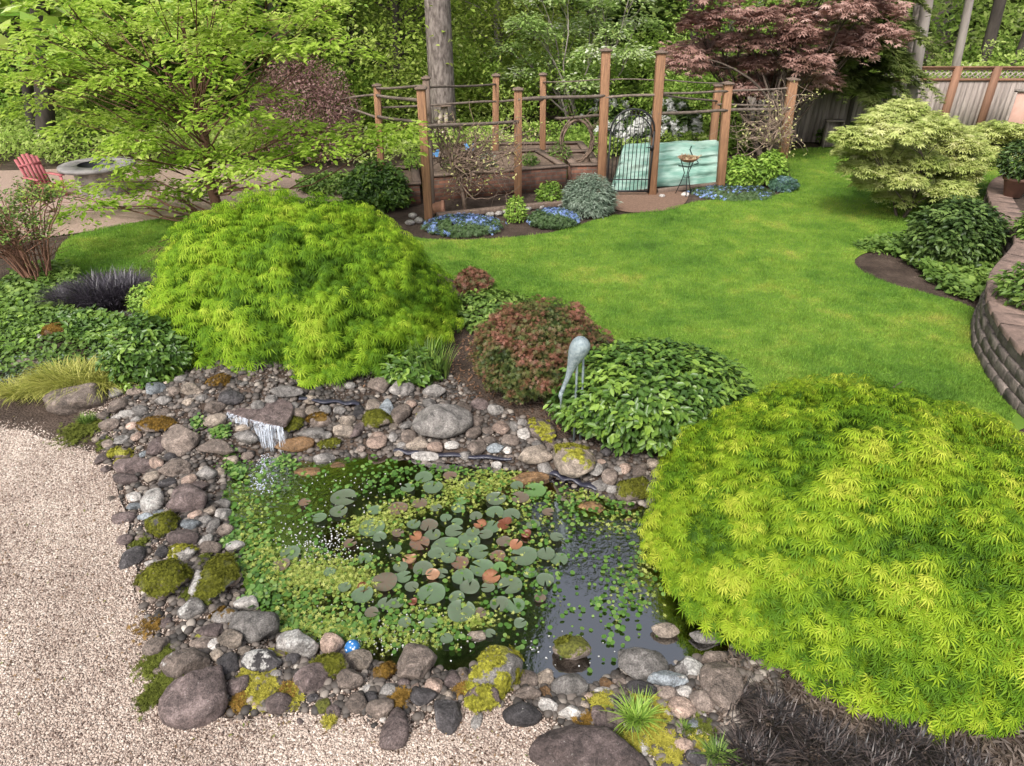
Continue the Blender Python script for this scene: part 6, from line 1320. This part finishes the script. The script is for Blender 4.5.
# ---- red Japanese maple behind the enclosure
M_REDM = leafmat('leaf_bronze_maple', [(0, (.15,.085,.06)), (.35, (.33,.19,.155)), (.7, (.52,.33,.28)), (1, (.68,.50,.44))], .5, .3, .4)
sp2 = [(random.uniform(672, 905), 0) for _ in range(0)]
for x, y in [(700,18),(730,10),(760,14),(790,8),(820,12),(850,6),(880,4),(690,45),(720,40),(745,35),(775,38),(800,30),(830,32),(860,28),(882,30),(685,58),(705,62),(730,60),(760,60),(785,55),(808,58),(760,76),(745,86),(770,80),(798,72),(830,50),(858,46),(720,-10),(770,-15),(820,-15),(870,-15),(790,-40),(840,-40),(740,-35),(815,75),(700,-12)]: sp2.append((x, y))
b3 = Vector((atY(775, 120, 18.6).x, 18.6, 0))
tier_tree('bronze_maple', 'large bronze red maple spreading behind the right end of the enclosure', b3, sp2, 18.6, 1.5, 215, .56, .17, STAR, M_REDM, BARK, .10, fh=.35, zsd=.09)
# ---- conifers, forest trunks
BARKF = mat('bark_fir', (.27, .23, .205), .95, (.10, .08, .07), 15, (1, 1, .3), 1.0, 30, contrast=(.38, .62)); BARKP = mat('bark_pale', (.34, .30, .27), .9, (.19, .16, .145), 5, (1, 1, .25), .6, 14); BARKD = mat('bark_dark', (.085, .07, .06), .95, (.035, .028, .024), 6, (1, 1, .25), .8, 14)
M_CON = leafmat('needles_dark', [(0, (.06,.10,.035)), (.5, (.14,.21,.07)), (1, (.26,.34,.13))], .6, .25, .3, objrand=.25); M_CONL = leafmat('needles_light', [(0, (.07,.12,.03)), (.5, (.19,.28,.07)), (1, (.34,.42,.14))], .6, .3, .3, objrand=.2)
M_FOR = leafmat('forest_leaf', [(0, (.12,.21,.03)), (.3, (.26,.40,.06)), (.6, (.42,.56,.12)), (.85, (.56,.66,.20)), (1, (.72,.78,.42))], .6, .5, .2, objrand=.2)
def conifer(name, label, base, H, z0, Lmax, nb, m, trunk_r, bark, seed=0, size=.20, lean=(0, 0), per=46, group=None, droop=.35):
    r_ = empty(name, base, label, 'tree', group); mb = MB(); mb.tube([(lean[0]*t, lean[1]*t, -.3+t*(H+.3)) for t in np.linspace(0, 1, 14)], np.linspace(trunk_r, .02, 14)**1.0, 12)
    Ps = []; xs_ = []; ns = []; Ss = []; Ts = []
    for k in range(nb):
        u = k/nb; z = z0+(H-z0)*u**1.15; L_ = Lmax*(1-((z-z0)/(H-z0)))**.8*random.uniform(.7, 1.1)+.15; a = k*2.4+random.uniform(-.4, .4); h = np.array([math.cos(a), math.sin(a), 0]); t = np.linspace(.12, 1, per); s0 = np.array([lean[0]*z/H, lean[1]*z/H, z])
        rid = s0+h*(L_*t)[:, None]+np.array([0, 0, 1.])*(L_*(.12*t-droop*t**2.2))[:, None]; sd = np.cross(h, [0, 0, 1.]); mb.tube(rid[::9], np.linspace(.03*L_/2+.006, .004, len(rid[::9])), 5)
        for sg in (-1, 1):
            P = rid+sd*sg*.02+rng.normal(0, .03, (per, 3)); wdt = size*(1.15-t)*L_/Lmax*3.0+size*.6; Ps.append(P); xs_.append(np.tile(sd*sg, (per, 1))+h*.7+np.array([0, 0, -.25])+.3*rdir(per)); ns.append(np.tile([0, 0, 1.], (per, 1))+.35*rdir(per)); Ss.append(wdt*rng.uniform(.7, 1.2, per)); Ts.append(np.clip(.5+rng.normal(0, .2, per)+.25*(t-.5), 0, 1))
    foliage('crown', SPRAY, np.concatenate(Ps), np.concatenate(xs_), np.concatenate(ns), np.concatenate(Ss), np.concatenate(Ts), m, r_); mb.build('trunk', bark, r_, True); return r_
# the big trunk and the slanting ones
def bare_trunk(name, label, pb, pt, Y_, wpx, bark, H=20, crown=None, group=None):
    a = atY(pb[0], pb[1], Y_); a.z = 0 if Y_ < 27 else ht(a.x, Y_); bt = atY(*pt, Y_); a2 = atY(pb[0], pb[1], Y_); d = (bt-a2)/(bt.z-a2.z); a.x = a2.x-d.x*a2.z
    rr = wpx*mpp(Vector((a.x, Y_, 2)))/2; r_ = empty(name, a, label, 'tree', group); mb = MB(); mb.tube([(d.x*z+rng.normal(0, .02), 0, z) for z in np.linspace(-.3, H, 18)], rr*(1.08-.5*np.linspace(0, 1, 18)), 16)
    mb.build('trunk', bark, r_, True)
    if crown:
        n_ = crown[1]; d_ = rdir(n_); hz = rng.random(n_)**.8; Rr = crown[2]*(1.05-hz)**.7; aa = rng.uniform(0, 6.28, n_); q = np.sqrt(rng.random(n_)); P = np.stack([d.x*H*.7+np.cos(aa)*q*Rr, np.sin(aa)*q*Rr, crown[3]+hz*(H+1.5-crown[3])], 1); cl = fbm(P*.55+Y_, 3, 2); P = P[cl > .42]; n_ = len(P)
        foliage('crown', crown[0], P, rdir(n_)*np.array([1, 1, .4])+np.array([0, 0, -.2]), rdir(n_)*.5+np.array([0, 0, 1]), rng.uniform(.5, .9, n_), rng.random(n_), crown[4], r_)
CR = (SPRAY, 1300, 3.0, 11.5, M_CON)
bare_trunk('conifer_tree', 'big straight grey conifer trunk behind the left part of the enclosure', (443, 122), (438, 0), 20.2, 25, BARKF, 27, (SPRAY, 5200, 4.2, 11, M_CON))
for x_, y_, lb_ in ((352, 23.5, 'slim dark conifer trunk behind the purple shrub'), (250, 24.5, 'tall conifer trunk seen between the tiers of the left leafy tree'), (130, 23.5, 'tall conifer trunk above the stone fire table')): bare_trunk('conifer_tree', lb_, (x_, 100), (x_-1, 0), y_, 9, BARKD, 27, (SPRAY, 4200, 4.6, 8.5, M_CON))
bare_trunk('slanting_tree', 'pale grey slanting trunk leaning in front of the back fence', (911, 95), (927, 0), 20.7, 11, BARKP, 18, CR)
bare_trunk('slanting_tree', 'grey trunk just behind and left of the pale slanting trunk', (912, 50), (919, 0), 22.5, 9.5, BARKF, 19, CR)
bare_trunk('slanting_tree', 'thin pale trunk behind the fence between the two right fence posts', (957, 62), (970, 0), 24, 8, BARKP, 17, CR)
bare_trunk('slanting_tree', 'dark leaning trunk behind the fence right of the thin pale trunk', (983, 62), (1000, 0), 26, 11, BARKD, 19, CR)
bare_trunk('slanting_tree', 'dark leaning trunk at the upper right corner', (1014, 66), (1034, 20), 25, 10, BARKD, 18, CR)
bare_trunk('forest_tree', 'dark trunk with mossy branches at the upper left corner, right one of two', (46, 140), (40, 0), 19.5, 17, BARKD, 17, (KITE, 7000, 4.0, 2.2, M_FOR))
bare_trunk('forest_tree', 'dark trunk at the upper left corner, left one of two', (34, 140), (16, 0), 20.5, 10, BARKD, 16, (KITE, 7000, 3.8, 2.4, M_FOR))
bare_trunk('forest_tree', 'dark trunk in the shade behind the fence above the bronze maple', (700, 100), (692, 0), 25, 9, BARKD, 18, CR)
conifer('hemlock', 'drooping green hemlock hanging over the back fence right of the bronze maple', (atY(846, 130, 20.1).x, 20.1, 0), 7.5, 1.5, 2.1, 60, M_CONL, .07, BARKD, 1, .17, per=40, droop=.5)
conifer('fir_tree', 'dark green conifer behind the purple shrub', (atY(268, 120, 25).x, 25, 0), 15, .6, 3.2, 90, M_CON, .2, BARKD, 2, .24)
sp4 = [(x, y) for x, y in [(525,70),(545,55),(570,62),(595,50),(540,30),(565,25),(590,20),(615,30),(630,50),(610,70),(580,80),(550,85),(525,20),(600,0),(570,-8),(540,-5),(640,20),(630,-5),(510,45)]]
b4 = Vector((atY(575, 110, 22.6).x, 22.6, 0))
tier_tree('blossoming_tree', 'pale tree with whitish blossom above the tall left gate post', b4, sp4, 22.6, 1.0, 300, .62, .15, OVATE, leafmat('leaf_blossom', [(0, (.16,.26,.06)), (.4, (.34,.48,.14)), (.7, (.50,.62,.26)), (.85, (.78,.80,.66)), (1, (.88,.88,.82))], .6, .45, .2), BARKP, .09, fh=.3, zsd=.10, tb=.05)
# the wood behind: trees with their own trunk and crown, shared shapes
def broadleaf(name, label, base, H, W, z0, n_, m, leaf, size, bark, group, seed):
    r_ = empty(name, base, label, 'tree', group); mb = MB(); mb.tube([(.12*math.sin(z*.6+seed), .1*math.cos(z*.5), z) for z in np.linspace(-.3, H*.92, 12)], np.linspace(.20, .03, 12), 9); rs = np.random.default_rng(seed); Ps = []
    nc = 60
    for k in range(nc):
        u = rs.random(); z = z0+(H-z0)*u; rad = W/2*math.sin(math.pi*min(.97, max(.08, .18+u*.80)))**.7*rs.uniform(.35, 1); a = rs.uniform(0, 6.28); c = np.array([math.cos(a)*rad, math.sin(a)*rad, z]); cn = n_//nc
        q = rs.normal(size=(cn, 3))*np.array([.75, .75, .35])*W/6; Ps.append(c+q)
        if k % 2 == 0: limb(mb, (0, 0, max(.5, z-rad*.5)), c, .05, .01, 7, .3, .05, 5)
    P = np.concatenate(Ps); T = .5+.9*(fbm(P*.7+seed, seed, 2)-.5)+rng.normal(0, .14, len(P)); foliage('crown', leaf, P, rdir(len(P)), np.array([0, 0, .8])+.7*rdir(len(P)), size*rng.uniform(.6, 1.3, len(P)), T, m, r_); mb.build('trunk', bark, r_, True); return r_
protos = [broadleaf('forest_tree', 'x', (0, 0, 0), 7.5, 5.6, .4, 13000, M_FOR, OVATE, .15, BARKD, 'woodland trees behind the garden', 11), broadleaf('forest_tree', 'x', (0, 0, 0), 6.5, 5.2, .3, 13000, M_FOR, KITE, .15, BARKP, 'woodland trees behind the garden', 12),
          conifer('fir_tree', 'x', (0, 0, 0), 19, 1.0, 3.4, 100, M_CON, .24, BARKD, 13, .30, group='woodland trees behind the garden'), conifer('fir_tree', 'x', (0, 0, 0), 16, .6, 2.8, 90, M_CONL, .2, BARKF, 14, .30, group='woodland trees behind the garden')]
used = set(); k = 0; rows = []
for Y_, dx, off in ((24.0, 3.6, .8), (29, 4.2, 2.4), (36, 5.6, 0), (46, 7.5, 3)):
    x = -Y_*.86-2+off
    while x < Y_*.86+3: rows.append((x+random.uniform(-.9, .9), Y_+random.uniform(-1.4, 1.4))); x += dx
for x, y in rows:
    if y < 27 and (2.4 < x < 6.4 or abs(x+1.9) < 1.2 or x > 9): continue
    if y < 33 and 9 < x: continue
    pi = random.choice([0, 1, 0, 1, 0, 1, 3]) if y < 34 else random.choice([2, 0, 3, 2]); p = protos[pi]; s = random.uniform(.85, 1.2)
    kind = ['leafy green', 'pale leafy', 'dark fir', 'light green fir'][pi]; row = 'behind the garden' if y < 27 else 'in the second row' if y < 33 else 'deep in the wood'
    pxx = 512+F*x/(y*cp+sp*2); side = 'above the red chair' if pxx < 130 else 'above the left leafy tree' if pxx < 330 else 'beside the big grey trunk' if pxx < 500 else 'above the middle posts' if pxx < 600 else 'above the gate' if pxx < 700 else 'behind the bronze maple' if pxx < 900 else 'above the right fence'
    lab = f'{kind} tree {row} {side}'; base_lab = lab; q_ = 2
    while lab in used: lab = f'{base_lab}, {["", "", "second", "third", "fourth", "fifth", "sixth", "seventh"][min(q_, 7)]} in line'; q_ += 1
    used.add(lab)
    if pi not in [u[0] for u in used if isinstance(u, tuple)]:
        used.add((pi,)); p.location = (x, y, ht(x, y)); p.scale = (s,)*3; p.rotation_euler = (0, 0, random.uniform(0, 6.28)); p['label'] = lab
    else: copy_thing(p, (x, y, ht(x, y)), random.uniform(0, 6.28), s, lab)
# undergrowth, one mass nobody could count
def undergrowth(name, n_, Y0, Y1, zmax, leaf, s0, s1, m, seed, gaps=.40, x_lo=-1, x_hi=1, tb=0):
    y = rng.uniform(Y0, Y1, n_); x = rng.uniform(x_lo, x_hi, n_)*(y*.85+1); q = np.stack([x*.45, y*.45, np.zeros(n_)], 1); hh = zmax*(.25+.95*fbm(q, seed, 3)); z = hh*rng.random(n_)**.8; P = np.stack([x, y, z+HT(x, y)], 1)
    k = fbm(P*np.array([.8, .8, 1.1])+seed, seed+3, 3) > gaps; P = P[k]; n2 = len(P); T = .45+tb+1.1*(fbm(P*.5, seed+5, 2)-.5)+.5*(vnoise(P*2.2, seed+6)-.5)+rng.normal(0, .12, n2)
    props(foliage(name, leaf, P, rdir(n2), np.array([0, -.2, .8])+.7*rdir(n2), rng.uniform(s0, s1, n2), T, m, None), kind='stuff')
M_UND = leafmat('undergrowth_leaf', [(0, (.10,.17,.03)), (.3, (.24,.37,.06)), (.55, (.40,.54,.12)), (.8, (.54,.64,.20)), (1, (.74,.79,.45))], .6, .5, .2)
undergrowth('woodland_undergrowth', 95000, 21.8, 27.0, 3.2, OVATE, .075, .15, M_UND, 1, .44, -1, .42)
undergrowth('woodland_undergrowth', 60000, 26.0, 38.0, 6.5, KITE, .18, .34, M_UND, 2, .42)
undergrowth('woodland_undergrowth', 26000, 22.3, 27.0, 3.4, OVATE, .12, .20, M_UND, 7, .46, .42, 1, .1)
undergrowth('low_undergrowth', 30000, 17.8, 22.5, 1.0, OVATE, .07, .14, M_UND, 3, .40, -1, -.02, .05)
undergrowth('low_undergrowth', 16000, 18.9, 21.5, .8, OVATE, .07, .14, M_UND, 4, .42, -.02, .42, 0)
# white rhododendrons
for k, (a, b_, c, d) in enumerate([(660, 708, 152, 100), (588, 640, 140, 96), (606, 660, 152, 118)]):
    bb = G((a+b_)/2, c+12); bb.y += [1.9, 3.2, 1.7][k]; W_ = (b_-a)*mpp(bb); H_ = atY((a+b_)/2, d, bb.y).z; shrub('rhododendron', ['dark shrub with white flower heads behind the green tarp', 'dark shrub with a few white flowers left of the tall gate posts', 'dark shrub with white flowers seen through the gate'][k], bb, W_, W_, H_, 3000, OVATE, .15, M_DARK, seed=70+k, bumps=.2)
    rt = [o_ for o_ in bpy.data.objects if o_.name.startswith('rhododendron')][-1]
    heads = 26 if k != 1 else 12; P = []
    for h_ in range(heads): dd = rdir(1)[0]; dd[1] = -abs(dd[1]); dd[2] = abs(dd[2]); c_ = dd*np.array([W_/2, W_/2, H_*.6])*1.02+np.array([0, 0, H_*.4]); P.append(c_+rng.normal(0, .05, (26, 3)))
    P = np.concatenate(P); rt2 = [o_ for o_ in bpy.data.objects if o_.type == 'EMPTY' and o_.get('label', '').startswith(['dark shrub with white flower heads', 'dark shrub with a few', 'dark shrub with white flowers seen'][k])][0]
    foliage('flower_heads', STAR, P, rdir(len(P)), rdir(len(P))+np.array([0, -.6, .6]), np.full(len(P), .09), rng.random(len(P)), M_WHITE, rt2)
for k, (x, y, Y_) in enumerate([(520, 128, 20.5), (440, 70, 21), (590, 60, 24)]):
    pass
